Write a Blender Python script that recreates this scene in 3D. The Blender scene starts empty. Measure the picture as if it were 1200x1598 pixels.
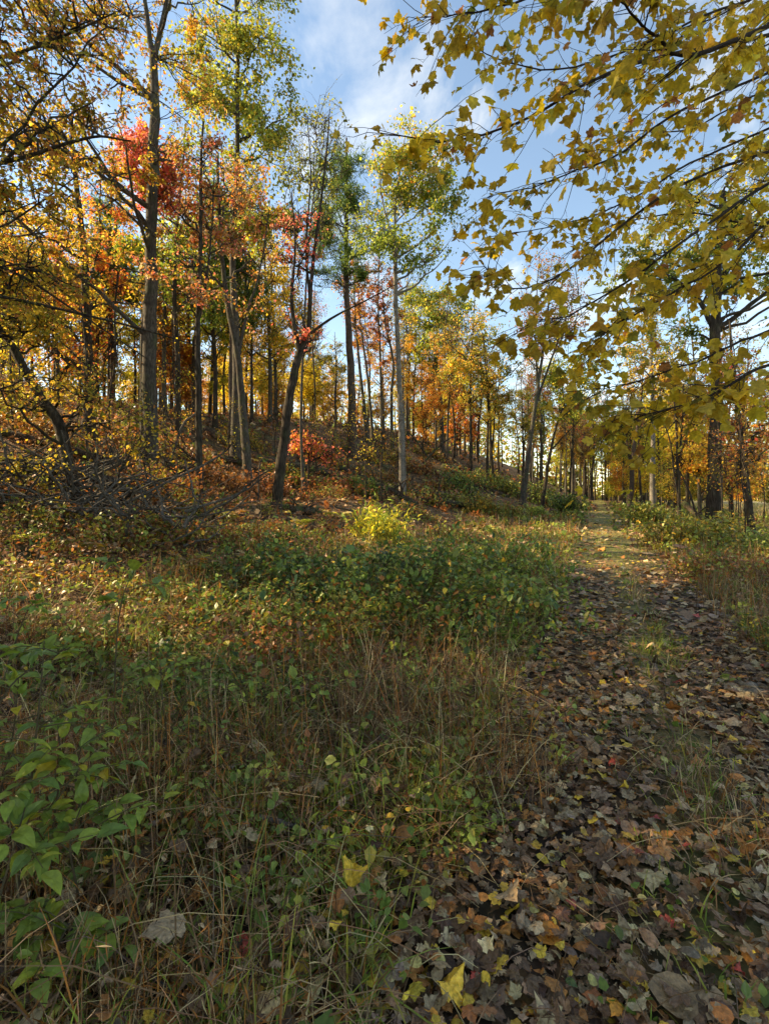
import bpy, math
import numpy as np
from mathutils import Vector, Matrix

# ------------------------------------------------------------------ camera, sky, sun, exposure
scene = bpy.context.scene
EYE = 1.6          # eye height in metres
FOC = 785.0        # focal length in photo pixels (1200 x 1598)
HOR = 770.0        # row of the horizon

cam_d = bpy.data.cameras.new('camera')
cam_d.sensor_fit = 'VERTICAL'
cam_d.sensor_height = 36.0
cam_d.lens = FOC / 1598.0 * 36.0
cam_d.shift_y = (HOR - 799.0) / 1598.0
cam_d.clip_start = 0.05
cam_d.clip_end = 4000.0
cam = bpy.data.objects.new('camera', cam_d)
cam.location = (0, 0, EYE)
cam.rotation_euler = (math.radians(90), 0, 0)
scene.collection.objects.link(cam)
scene.camera = cam

SUN_EL = math.radians(33)
SUN_AZ = math.radians(-82)            # from +Y, negative = left
SUN = Vector((math.sin(SUN_AZ) * math.cos(SUN_EL), math.cos(SUN_AZ) * math.cos(SUN_EL), math.sin(SUN_EL)))
ld = bpy.data.lights.new('sun', 'SUN')
ld.energy = 5.0
ld.angle = math.radians(0.53)
ld.color = (1.0, 0.87, 0.68)
sun = bpy.data.objects.new('sun', ld)
sun.rotation_euler = SUN.to_track_quat('Z', 'Y').to_euler()
sun.location = (-40, 20, 40)
scene.collection.objects.link(sun)

world = bpy.data.worlds.new('World')
scene.world = world
world.use_nodes = True
nt = world.node_tree
nt.nodes.clear()
wo = nt.nodes.new('ShaderNodeOutputWorld')
bg = nt.nodes.new('ShaderNodeBackground')
bg.inputs['Strength'].default_value = 0.13
sky = nt.nodes.new('ShaderNodeTexSky')
sky.sky_type = 'NISHITA'
sky.sun_disc = False
sky.sun_elevation = SUN_EL
sky.sun_rotation = SUN_AZ
sky.air_density = 1.0
sky.dust_density = 0.05
sky.ozone_density = 4.0
tc = nt.nodes.new('ShaderNodeTexCoord')
sep = nt.nodes.new('ShaderNodeSeparateXYZ')
nt.links.new(tc.outputs['Generated'], sep.inputs[0])
zz = nt.nodes.new('ShaderNodeMath'); zz.operation = 'ADD'; zz.inputs[1].default_value = 0.12
nt.links.new(sep.outputs['Z'], zz.inputs[0])
mx = nt.nodes.new('ShaderNodeMath'); mx.operation = 'MAXIMUM'; mx.inputs[1].default_value = 0.06
nt.links.new(zz.outputs[0], mx.inputs[0])
dv = nt.nodes.new('ShaderNodeVectorMath'); dv.operation = 'DIVIDE'
cb = nt.nodes.new('ShaderNodeCombineXYZ')
for k in range(3):
    nt.links.new(mx.outputs[0], cb.inputs[k])
nt.links.new(tc.outputs['Generated'], dv.inputs[0])
nt.links.new(cb.outputs[0], dv.inputs[1])
mp = nt.nodes.new('ShaderNodeMapping')
mp.inputs['Rotation'].default_value = (0, 0, math.radians(25))
mp.inputs['Scale'].default_value = (1.5, 0.8, 1.0)
mp.inputs['Location'].default_value = (4.4, 5.2, 0.0)
nt.links.new(dv.outputs[0], mp.inputs[0])
n1 = nt.nodes.new('ShaderNodeTexNoise')
n1.inputs['Scale'].default_value = 2.1
n1.inputs['Detail'].default_value = 9
n1.inputs['Roughness'].default_value = 0.58
n1.inputs['Distortion'].default_value = 0.35
nt.links.new(mp.outputs[0], n1.inputs['Vector'])
cr = nt.nodes.new('ShaderNodeValToRGB')
cr.color_ramp.elements[0].position = 0.52; cr.color_ramp.elements[0].color = (0, 0, 0, 1)
cr.color_ramp.elements[1].position = 0.80; cr.color_ramp.elements[1].color = (0.62, 0.62, 0.62, 1)
nt.links.new(n1.outputs['Fac'], cr.inputs[0])
cm = nt.nodes.new('ShaderNodeMix'); cm.data_type = 'RGBA'
cm.inputs['B'].default_value = (5.0, 5.3, 5.8, 1)
nt.links.new(cr.outputs[0], cm.inputs['Factor'])
nt.links.new(sky.outputs[0], cm.inputs['A'])
nt.links.new(cm.outputs['Result'], bg.inputs['Color'])
nt.links.new(bg.outputs[0], wo.inputs['Surface'])

vs = scene.view_settings
vs.view_transform = 'Standard'
vs.look = 'None'
vs.exposure = 1.55
vs.use_white_balance = True
vs.white_balance_temperature = 9000
vs.white_balance_tint = 7
vs.gamma = 1.0
vs.use_curve_mapping = False
scene.render.engine = 'CYCLES'
cy = scene.cycles
cy.max_bounces = 6
cy.diffuse_bounces = 4
cy.transmission_bounces = 4
cy.glossy_bounces = 2
cy.use_denoising = True
cy.denoiser = 'OPENIMAGEDENOISE'
cy.adaptive_threshold = 0.02

# ------------------------------------------------------------------ helpers
COL = scene.collection
rng = np.random.default_rng(11)


def nrm(v):
    return v / np.maximum(np.linalg.norm(v, axis=-1, keepdims=True), 1e-9)


def smooth(t, a, b):
    t = np.clip((t - a) / (b - a), 0, 1)
    return t * t * (3 - 2 * t)


def vnoise(x, y, scale, seed=0):
    """smooth value noise in 0..1"""
    x = np.asarray(x, float) / scale; y = np.asarray(y, float) / scale
    i = np.floor(x).astype(np.int64); j = np.floor(y).astype(np.int64)
    fx = x - i; fy = y - j
    fx = fx * fx * (3 - 2 * fx); fy = fy * fy * (3 - 2 * fy)

    def h(a, b):
        n = (a * 374761393 + b * 668265263 + seed * 974634777) & 0x7fffffff
        n = ((n ^ (n >> 13)) * 1274126177) & 0x7fffffff
        n = n ^ (n >> 16)
        return (n & 0xffff) / 65535.0
    return (h(i, j) * (1 - fx) + h(i + 1, j) * fx) * (1 - fy) + (h(i, j + 1) * (1 - fx) + h(i + 1, j + 1) * fx) * fy


_u = np.linspace(-200, 400, 6001)
_p = np.interp(_u, [-200, 5.5, 8, 12, 15, 20, 26, 30, 36, 45, 400],
               [0, 0, .35, 1.35, 2.25, 3.9, 6.0, 7.1, 8.0, 8.3, 8.3])
_k = np.hanning(31); _k /= _k.sum()
_p = np.convolve(np.pad(_p, 15, mode='edge'), _k, 'valid')


def dleft(x, y):
    """metres to the left of the track's centre line"""
    return 0.5 + 0.42 * y - x


def ground(x, y):
    x = np.asarray(x, float); y = np.asarray(y, float)
    d = dleft(x, y)
    u = d + 5 * smooth(y, 20, 60) + 1.4 * (1 - smooth(y, 7, 17)) * smooth(d, 3, 6)
    h = np.interp(u, _u, _p) * (1 + .35 * smooth(y, 30, 80)) * (1 - .9 * smooth(y, 130, 220))
    h = h - .35 * smooth(-d, 4, 18)
    off = smooth(np.abs(d), 1.0, 2.5)
    near = 1 - smooth(np.hypot(x, y), 60, 120)
    h = h + near * off * ((vnoise(x, y, 2.3, 3) - .5) * .16 + (vnoise(x, y, .8, 4) - .5) * .07)
    h = h + near * smooth(d, 7, 12) * ((vnoise(x, y, 5.0, 5) - .5) * .7 + (vnoise(x, y, 1.7, 6) - .5) * .4 + (vnoise(x, y, .6, 7) - .5) * .12)
    h = h - .045 * np.exp(-((np.abs(d) - .66) / .3) ** 2) * near
    return h


def px(col, row, Y):
    return np.array([(col - 600) / FOC * Y, Y, EYE + (HOR - row) / FOC * Y])


def tag(o, label=None, cat=None, group=None, kind=None):
    if label: o['label'] = label
    if cat: o['category'] = cat
    if group: o['group'] = group
    if kind: o['kind'] = kind
    return o


def empty(name, loc, label=None, cat=None, group=None):
    o = bpy.data.objects.new(name, None)
    o.empty_display_size = 0.2
    o.location = tuple(float(v) for v in loc)
    COL.objects.link(o)
    return tag(o, label, cat, group)


class Acc:
    """collects triangles and quads with a colour per vertex"""
    def __init__(s):
        s.V = []; s.T = []; s.Q = []; s.C = []; s.n = 0

    def add(s, V, F, C=(1, 1, 1)):
        V = np.asarray(V, float).reshape(-1, 3)
        F = np.asarray(F, np.int64)
        C = np.asarray(C, float)
        if C.ndim == 1:
            C = np.tile(C, (len(V), 1))
        (s.T if F.shape[1] == 3 else s.Q).append(F + s.n)
        s.V.append(V); s.C.append(C.reshape(-1, 3)); s.n += len(V)

    def mesh(s, name, mat, off=(0, 0, 0), smoothed=True):
        V = np.concatenate(s.V) - np.asarray(off)
        C = np.concatenate(s.C)
        T = np.concatenate(s.T) if s.T else np.zeros((0, 3), int)
        Q = np.concatenate(s.Q) if s.Q else np.zeros((0, 4), int)
        me = bpy.data.meshes.new(name)
        me.vertices.add(len(V)); me.vertices.foreach_set('co', V.astype(np.float32).ravel())
        idx = np.concatenate([T.ravel(), Q.ravel()]).astype(np.int32)
        st = np.concatenate([np.arange(len(T)) * 3, len(T) * 3 + np.arange(len(Q)) * 4]).astype(np.int32)
        me.loops.add(len(idx)); me.loops.foreach_set('vertex_index', idx)
        me.polygons.add(len(st)); me.polygons.foreach_set('loop_start', st)
        me.polygons.foreach_set('use_smooth', np.full(len(st), smoothed))
        me.update(calc_edges=True)
        a = me.color_attributes.new('Col', 'FLOAT_COLOR', 'POINT')
        a.data.foreach_set('color', np.concatenate([C, np.ones((len(C), 1))], 1).astype(np.float32).ravel())
        me.materials.append(mat)
        return me

    def obj(s, name, mat, parent=None, off=(0, 0, 0), smoothed=True):
        o = bpy.data.objects.new(name, s.mesh(name, mat, off, smoothed))
        COL.objects.link(o)
        if parent is not None:
            o.parent = parent
        else:
            o.location = tuple(float(v) for v in off)
        return o


def frames(axis, normal):
    y = nrm(axis)
    z = nrm(normal - (normal * y).sum(-1, keepdims=True) * y)
    x = np.cross(y, z)
    return x, y, z


def put_leaves(acc, proto, pos, axis, normal, size, col):
    v, f, shade = proto
    N = len(pos)
    if N == 0: return
    x, y, z = frames(axis, normal)
    size = np.broadcast_to(size, (N,))[:, None, None]
    V = pos[:, None, :] + size * (v[None, :, 0:1] * x[:, None] + v[None, :, 1:2] * y[:, None] + v[None, :, 2:3] * z[:, None])
    k = len(v)
    F = (f[None] + (np.arange(N) * k)[:, None, None]).reshape(-1, f.shape[1])
    C = col[:, None, :] * shade[None, :, None]
    acc.add(V, F, C.reshape(-1, 3))


def put_tubes(acc, P, R, k, col):
    """P (N,m,3) centre lines, R (N,m) radii"""
    N, m, _ = P.shape
    if N == 0: return
    T = nrm(np.gradient(P, axis=1))
    mean = nrm(P[:, -1] - P[:, 0] + 1e-6)
    ref = np.zeros((N, 3)); ref[np.arange(N), np.abs(mean).argmin(1)] = 1
    U = nrm(np.cross(T, ref[:, None, :])); W = np.cross(T, U)
    a = np.arange(k) / k * 2 * math.pi
    ring = P[:, :, None] + R[:, :, None, None] * (np.cos(a)[None, None, :, None] * U[:, :, None] + np.sin(a)[None, None, :, None] * W[:, :, None])
    i = np.arange(m - 1)[:, None] * k; j = np.arange(k)[None]; j2 = (j + 1) % k
    q = np.stack([i + j, i + j2, i + k + j2, i + k + j], -1).reshape(-1, 4)
    F = (q[None] + (np.arange(N) * m * k)[:, None, None]).reshape(-1, 4)
    col = np.asarray(col, float)
    if col.ndim == 2:
        col = np.repeat(col, m * k, 0)
    acc.add(ring, F, col)


def catmull(pts, m):
    pts = np.asarray(pts, float)
    if len(pts) == 2:
        pts = np.array([pts[0], pts[0] * .67 + pts[1] * .33, pts[0] * .33 + pts[1] * .67, pts[1]])
    p = np.concatenate([[2 * pts[0] - pts[1]], pts, [2 * pts[-1] - pts[-2]]])
    t = np.linspace(0, len(pts) - 1 - 1e-6, m)
    i = t.astype(int); f = (t - i)[:, None]
    a, b, c, d = p[i], p[i + 1], p[i + 2], p[i + 3]
    return .5 * (2 * b + (c - a) * f + (2 * a - 5 * b + 4 * c - d) * f ** 2 + (3 * b - a - 3 * c + d) * f ** 3)


# leaf outlines ---------------------------------------------------------------
def outline(half, centre, curl=0.0, cup=0.0, wav=0.0, seed=0, fold=0.0):
    r = np.random.default_rng(seed)
    half = np.array(half, float)
    pts = np.concatenate([half, (half[1:-1] * [-1, 1])[::-1]])
    V = np.concatenate([[centre], pts])
    z = -cup * V[:, 0] ** 2 * 2 - curl * (V[:, 1] - .45) ** 2 * 1.6 + fold * np.abs(V[:, 0]) + r.normal(0, 1, len(V)) * wav
    z[0] += .01
    n = len(pts)
    f = np.array([[0, 1 + i, 1 + (i + 1) % n] for i in range(n)])[:, ::-1]
    sh = r.uniform(.84, 1.1, len(V)); sh[0] = .95
    V = np.concatenate([V, z[:, None]], 1)
    return V, f, sh


MAPLE = [(0, 0), (.14, -.04), (.36, .05), (.33, .16), (.34, .23), (.43, .32), (.55, .41), (.49, .47), (.51, .58), (.40, .58),
         (.27, .57), (.28, .68), (.22, .77), (.12, .83), (0, 1.02)]
OAK = [(0, 0), (.05, .08), (.20, .16), (.09, .27), (.29, .40), (.11, .50), (.30, .64), (.14, .73), (.17, .87), (0, 1.0)]
OVATE = [(0, 0), (.17, .10), (.27, .28), (.26, .48), (.15, .76), (0, 1.0)]
ROUND = [(0, 0), (.24, .04), (.42, .25), (.43, .50), (.28, .80), (0, 1.0)]
LANCE = [(0, 0), (.10, .2), (.12, .45), (.07, .75), (0, 1.0)]
CM, CO, CV = (0, .34), (0, .5), (0, .45)
maple_p = [outline(MAPLE, CM, c, q, w, s) for s, (c, q, w) in enumerate([(.1, .15, .012), (.35, .1, .02), (-.25, .35, .02), (.2, -.25, .03), (.5, .4, .03), (.9, .7, .04), (-.6, .9, .04)])]
oak_p = [outline(OAK, CO, c, q, w, s + 9) for s, (c, q, w) in enumerate([(.1, .2, .015), (.5, .5, .03), (-.4, .8, .03)])]
ovate_p = [outline(OVATE, CV, c, q, w, s + 19) for s, (c, q, w) in enumerate([(.15, .1, .01), (.5, .6, .02), (-.3, -.6, .02)])]
round_p = [outline(ROUND, CV, c, q, w, s + 29) for s, (c, q, w) in enumerate([(.1, .1, .01), (.3, .4, .02)])]
green_p = [outline(OVATE, CV, .35, 0, .006, s + 39, fold=.22) for s in range(3)]
lance_p = [outline(LANCE, CV, .4, 0, .004, 49, fold=.3)]


def simple(w, fold, bow):
    V = np.array([(0, 0, 0), (w, .5, fold), (0, 1, -bow), (-w, .5, fold)])
    return V, np.array([[0, 1, 2], [0, 2, 3]]), np.array([.95, 1.05, 1, .95])


def simple6(w, fold, bow):
    V = np.array([(0, 0, 0), (w, .28, fold), (w * .8, .62, fold * .6), (0, 1, -bow), (-w * .8, .62, fold * .6), (-w, .28, fold)])
    return V, np.array([[0, 1, 2, 3], [0, 3, 4, 5]]), np.array([.95, 1.05, 1, .95, 1, 1.05])


diamond_p = [simple(.36, .08, .1), simple(.45, -.05, .12), simple(.3, .12, .05)]
hexleaf_p = [simple6(.32, .08, .1), simple6(.38, -.05, .12)]
star = [(0, 0), (.36, .06), (.24, .24), (.5, .5), (.2, .55), (0, 1)]
star_p = [outline(star, CM, .2, .15, .02, 61), outline(star, CM, -.1, .3, .03, 62)]
needle_p = [simple(.07, .02, .1)]

G = dict(gold=(.66, .42, .05), yel=(.74, .54, .08), lime=(.36, .40, .06), olive=(.30, .27, .045), green=(.15, .23, .04),
         dgreen=(.07, .125, .035), orange=(.62, .24, .04), rust=(.42, .165, .04), red=(.55, .09, .06), pink=(.72, .20, .14),
         brown=(.27, .15, .075), tan=(.50, .345, .18), dark=(.10, .052, .026), straw=(.55, .42, .21), grey=(.32, .22, .145),
         mid=(.23, .28, .055), must=(.74, .50, .045), copper=(.48, .20, .06))


def pal(names, n, r, jit=.18):
    """names: {'gold':3,...}"""
    ks = list(names); w = np.array([names[k] for k in ks], float); w /= w.sum()
    c = np.array([G[k] for k in ks])[r.choice(len(ks), n, p=w)]
    return c * np.exp(r.normal(0, jit, (n, 1))) * np.exp(r.normal(0, jit * .14, (n, 3)))


# ------------------------------------------------------------------ materials
def new_mat(name):
    m = bpy.data.materials.new(name); m.use_nodes = True
    t = m.node_tree; t.nodes.clear()
    out = t.nodes.new('ShaderNodeOutputMaterial')
    return m, t, out


def L(t, a, b):
    t.links.new(a, b)


def leaf_mat(name, trans=.42, rough=.5, objrand=0.0, mottle=0.35, mscale=60.0, spec=.25, crinkle=0.0):
    m, t, out = new_mat(name)
    at = t.nodes.new('ShaderNodeAttribute'); at.attribute_name = 'Col'
    geo = t.nodes.new('ShaderNodeNewGeometry')
    nz = t.nodes.new('ShaderNodeTexNoise'); nz.inputs['Scale'].default_value = mscale; nz.inputs['Detail'].default_value = 3
    L(t, geo.outputs['Position'], nz.inputs['Vector'])
    mr = t.nodes.new('ShaderNodeMapRange'); mr.inputs[1].default_value = .3; mr.inputs[2].default_value = .7
    mr.inputs[3].default_value = 1 - mottle; mr.inputs[4].default_value = 1 + mottle * .6
    L(t, nz.outputs['Fac'], mr.inputs[0])
    mul = t.nodes.new('ShaderNodeMix'); mul.data_type = 'RGBA'; mul.blend_type = 'MULTIPLY'; mul.inputs['Factor'].default_value = 1
    L(t, at.outputs['Color'], mul.inputs['A']); L(t, mr.outputs[0], mul.inputs['B'])
    src = mul.outputs['Result']
    if objrand:
        oi = t.nodes.new('ShaderNodeObjectInfo')
        hs = t.nodes.new('ShaderNodeHueSaturation')
        a = t.nodes.new('ShaderNodeMapRange'); a.inputs[3].default_value = .5 - .045 * objrand; a.inputs[4].default_value = .5 + .04 * objrand
        L(t, oi.outputs['Random'], a.inputs[0]); L(t, a.outputs[0], hs.inputs['Hue'])
        b = t.nodes.new('ShaderNodeMath'); b.operation = 'MULTIPLY'; b.inputs[1].default_value = 7.31
        L(t, oi.outputs['Random'], b.inputs[0])
        c = t.nodes.new('ShaderNodeMath'); c.operation = 'FRACT'; L(t, b.outputs[0], c.inputs[0])
        d = t.nodes.new('ShaderNodeMapRange'); d.inputs[3].default_value = 1 - .35 * objrand; d.inputs[4].default_value = 1 + .2 * objrand
        L(t, c.outputs[0], d.inputs[0]); L(t, d.outputs[0], hs.inputs['Value'])
        L(t, src, hs.inputs['Color']); src = hs.outputs['Color']
    pb = t.nodes.new('ShaderNodeBsdfPrincipled'); pb.inputs['Roughness'].default_value = rough
    pb.inputs['Specular IOR Level'].default_value = spec
    L(t, src, pb.inputs['Base Color'])
    tr = t.nodes.new('ShaderNodeBsdfTranslucent'); L(t, src, tr.inputs['Color'])
    if crinkle:
        bp = t.nodes.new('ShaderNodeBump'); bp.inputs['Strength'].default_value = crinkle; bp.inputs['Distance'].default_value = .012
        L(t, nz.outputs['Fac'], bp.inputs['Height']); L(t, bp.outputs[0], pb.inputs['Normal'])
    mxs = t.nodes.new('ShaderNodeMixShader'); mxs.inputs[0].default_value = trans
    L(t, pb.outputs[0], mxs.inputs[1]); L(t, tr.outputs[0], mxs.inputs[2]); L(t, mxs.outputs[0], out.inputs['Surface'])
    return m


def bark_mat(name, c0, c1, c2, scale=6.0, stretch=.22, bump=.6, moss=0.0):
    m, t, out = new_mat(name)
    tcn = t.nodes.new('ShaderNodeTexCoord')
    mpn = t.nodes.new('ShaderNodeMapping'); mpn.inputs['Scale'].default_value = (1, 1, stretch)
    L(t, tcn.outputs['Object'], mpn.inputs[0])
    a = t.nodes.new('ShaderNodeTexNoise'); a.inputs['Scale'].default_value = scale * 4; a.inputs['Detail'].default_value = 6; a.inputs['Roughness'].default_value = .65
    b = t.nodes.new('ShaderNodeTexNoise'); b.inputs['Scale'].default_value = scale * .5; b.inputs['Detail'].default_value = 3
    L(t, mpn.outputs[0], a.inputs['Vector']); L(t, tcn.outputs['Object'], b.inputs['Vector'])
    r = t.nodes.new('ShaderNodeValToRGB')
    e = r.color_ramp.elements
    e[0].position = .32; e[0].color = (*c0, 1); e[1].position = .68; e[1].color = (*c2, 1)
    x = e.new(.5); x.color = (*c1, 1)
    L(t, a.outputs['Fac'], r.inputs[0])
    r2 = t.nodes.new('ShaderNodeMapRange'); r2.inputs[1].default_value = .3; r2.inputs[2].default_value = .7; r2.inputs[3].default_value = .65; r2.inputs[4].default_value = 1.25
    L(t, b.outputs['Fac'], r2.inputs[0])
    mu = t.nodes.new('ShaderNodeMix'); mu.data_type = 'RGBA'; mu.blend_type = 'MULTIPLY'; mu.inputs['Factor'].default_value = 1
    L(t, r.outputs[0], mu.inputs['A']); L(t, r2.outputs[0], mu.inputs['B'])
    src = mu.outputs['Result']
    if moss:
        n3 = t.nodes.new('ShaderNodeTexNoise'); n3.inputs['Scale'].default_value = 2.2; n3.inputs['Detail'].default_value = 5
        L(t, tcn.outputs['Object'], n3.inputs['Vector'])
        r3 = t.nodes.new('ShaderNodeMapRange'); r3.inputs[1].default_value = .5; r3.inputs[2].default_value = .68; r3.inputs[4].default_value = moss
        L(t, n3.outputs['Fac'], r3.inputs[0])
        mm = t.nodes.new('ShaderNodeMix'); mm.data_type = 'RGBA'; mm.inputs['B'].default_value = (.06, .09, .025, 1)
        L(t, r3.outputs[0], mm.inputs['Factor']); L(t, src, mm.inputs['A']); src = mm.outputs['Result']
    pb = t.nodes.new('ShaderNodeBsdfPrincipled'); pb.inputs['Roughness'].default_value = .9; pb.inputs['Specular IOR Level'].default_value = .15
    L(t, src, pb.inputs['Base Color'])
    bp = t.nodes.new('ShaderNodeBump'); bp.inputs['Strength'].default_value = bump; bp.inputs['Distance'].default_value = .03
    L(t, a.outputs['Fac'], bp.inputs['Height']); L(t, bp.outputs[0], pb.inputs['Normal'])
    L(t, pb.outputs[0], out.inputs['Surface'])
    return m


def ground_mat(name, wet):
    m, t, out = new_mat(name)
    geo = t.nodes.new('ShaderNodeNewGeometry')
    vo = t.nodes.new('ShaderNodeTexVoronoi'); vo.inputs['Scale'].default_value = 13; vo.inputs['Randomness'].default_value = 1
    nd = t.nodes.new('ShaderNodeTexNoise'); nd.inputs['Scale'].default_value = 9; nd.inputs['Detail'].default_value = 4
    L(t, geo.outputs['Position'], nd.inputs['Vector'])
    ad = t.nodes.new('ShaderNodeVectorMath'); ad.operation = 'MULTIPLY_ADD'; ad.inputs[1].default_value = (.12, .12, .12)
    L(t, nd.outputs['Color'], ad.inputs[0]); L(t, geo.outputs['Position'], ad.inputs[2])
    L(t, ad.outputs[0], vo.inputs['Vector'])
    sp = t.nodes.new('ShaderNodeSeparateColor'); L(t, vo.outputs['Color'], sp.inputs[0])
    r = t.nodes.new('ShaderNodeValToRGB'); r.color_ramp.interpolation = 'CONSTANT'
    e = r.color_ramp.elements
    e[0].position = 0; e[0].color = (.035, .021, .013, 1)
    e[1].position = .25; e[1].color = (.075, .042, .022, 1)
    for p_, c in ((.45, (.12, .062, .03)), (.62, (.17, .095, .045)), (.76, (.05, .03, .018)), (.86, (.22, .13, .06)), (.95, (.26, .15, .05))):
        q = e.new(p_); q.color = (*c, 1)
    L(t, sp.outputs[0], r.inputs[0])
    # live green and bare soil patches
    n2 = t.nodes.new('ShaderNodeTexNoise'); n2.inputs['Scale'].default_value = .55; n2.inputs['Detail'].default_value = 6; n2.inputs['Roughness'].default_value = .6
    L(t, geo.outputs['Position'], n2.inputs['Vector'])
    g = t.nodes.new('ShaderNodeMapRange'); g.inputs[1].default_value = .5; g.inputs[2].default_value = .66; g.inputs[4].default_value = .75
    L(t, n2.outputs['Fac'], g.inputs[0])
    mg = t.nodes.new('ShaderNodeMix'); mg.data_type = 'RGBA'; mg.inputs['B'].default_value = (.055, .065, .02, 1)
    L(t, g.outputs[0], mg.inputs['Factor']); L(t, r.outputs[0], mg.inputs['A'])
    at = t.nodes.new('ShaderNodeAttribute'); at.attribute_name = 'Col'      # painted land cover: r meadow, g grass track
    sa = t.nodes.new('ShaderNodeSeparateColor'); L(t, at.outputs['Color'], sa.inputs[0])
    n4 = t.nodes.new('ShaderNodeTexNoise'); n4.inputs['Scale'].default_value = .8; n4.inputs['Detail'].default_value = 8; n4.inputs['Roughness'].default_value = .7
    L(t, geo.outputs['Position'], n4.inputs['Vector'])
    rm = t.nodes.new('ShaderNodeValToRGB')
    rm.color_ramp.elements[0].position = .35; rm.color_ramp.elements[0].color = (.20, .17, .08, 1)
    rm.color_ramp.elements[1].position = .68; rm.color_ramp.elements[1].color = (.46, .40, .26, 1)
    L(t, n4.outputs['Fac'], rm.inputs[0])
    m1 = t.nodes.new('ShaderNodeMix'); m1.data_type = 'RGBA'
    L(t, sa.outputs[0], m1.inputs['Factor']); L(t, mg.outputs['Result'], m1.inputs['A']); L(t, rm.outputs[0], m1.inputs['B'])
    rg = t.nodes.new('ShaderNodeValToRGB')
    rg.color_ramp.elements[0].position = .38; rg.color_ramp.elements[0].color = (.10, .12, .03, 1)
    rg.color_ramp.elements[1].position = .66; rg.color_ramp.elements[1].color = (.24, .19, .07, 1)
    L(t, n4.outputs['Fac'], rg.inputs[0])
    m2 = t.nodes.new('ShaderNodeMix'); m2.data_type = 'RGBA'
    L(t, sa.outputs[1], m2.inputs['Factor']); L(t, m1.outputs['Result'], m2.inputs['A']); L(t, rg.outputs[0], m2.inputs['B'])
    pb = t.nodes.new('ShaderNodeBsdfPrincipled'); pb.inputs['Roughness'].default_value = wet; pb.inputs['Specular IOR Level'].default_value = .2
    L(t, m2.outputs['Result'], pb.inputs['Base Color'])
    bp = t.nodes.new('ShaderNodeBump'); bp.inputs['Strength'].default_value = .8; bp.inputs['Distance'].default_value = .03
    L(t, vo.outputs['Distance'], bp.inputs['Height']); L(t, bp.outputs[0], pb.inputs['Normal'])
    L(t, pb.outputs[0], out.inputs['Surface'])
    return m


M_crown = leaf_mat('crown_leaves', .56, .55, 0, .15, 3.0)
M_crownv = leaf_mat('forest_leaves', .58, .55, 1.0, .15, 3.0)
M_maple = leaf_mat('maple_leaves', .6, .45, 0, .35, 45.0)
M_maple1 = leaf_mat('maple_leaf_single', .6, .45, .5, .35, 45.0, .25, .3)
M_litter = leaf_mat('dead_leaves', .12, .5, 0, .45, 70.0, .35, .8)
M_litter1 = leaf_mat('dead_leaf_single', .12, .5, .45, .45, 70.0, .35, .8)
M_grass = leaf_mat('grass', .35, .5, 0, .2, 20.0, .2)
M_green = leaf_mat('green_leaves', .35, .42, .35, .25, 60.0, .35)
M_fern = leaf_mat('fern_fronds', .45, .55, .8, .25, 30.0)
M_barkg = bark_mat('bark_grey', (0.0248, 0.0204, 0.0165), (0.066, 0.055, 0.044), (0.1265, 0.11, 0.0908), 7, .25, .7, .35)
M_barkd = bark_mat('bark_dark', (0.0132, 0.0102, 0.0078), (0.042, 0.0312, 0.0228), (0.09, 0.072, 0.054), 6, .18, .9, .2)
M_barkp = bark_mat('bark_pale', (0.07, 0.0595, 0.049), (0.168, 0.147, 0.1225), (0.266, 0.238, 0.203), 6, .5, .35, .15)
M_barkn = bark_mat('bark_pine', (0.028, 0.0196, 0.0154), (0.084, 0.0595, 0.0455), (0.14, 0.105, 0.084), 6, .4, .8, 0)
M_twig = bark_mat('bark_twig', (.018, .013, .010), (.04, .028, .02), (.08, .06, .045), 20, .4, .3)
M_log = bark_mat('rotten_wood', (0.015, 0.0102, 0.0072), (0.048, 0.033, 0.0228), (0.114, 0.084, 0.06), 5, .3, .9, .7)
M_stick = bark_mat('dead_sticks', (0.036, 0.03, 0.024), (0.09, 0.075, 0.06), (0.168, 0.144, 0.12), 15, .4, .3)
M_ground = ground_mat('forest_floor', .85)
M_path = ground_mat('track_floor', .8)

# ------------------------------------------------------------------ terrain and track
n = 330
tt = np.linspace(-6.0, 6.0, n)
gx = 1.0 + 3.2 * np.sinh(tt); gy = 5.0 + 3.2 * np.sinh(tt)
XX, YY = np.meshgrid(gx, gy)
ZZ = ground(XX, YY)
dd = dleft(XX, YY)
i = np.arange(n - 1)
q = (i[:, None] * n + i[None]).ravel()
quad = np.stack([q, q + 1, q + n + 1, q + n], 1)
acc = Acc()
meadow = smooth(-dd, 9, 14) * smooth(YY, 10, 22)
acc.add(np.stack([XX, YY, ZZ], -1).reshape(-1, 3), quad, np.stack([meadow, 0 * XX, 0 * XX], -1).reshape(-1, 3))
terrain = tag(acc.obj('ground', M_ground), kind='structure')

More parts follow.
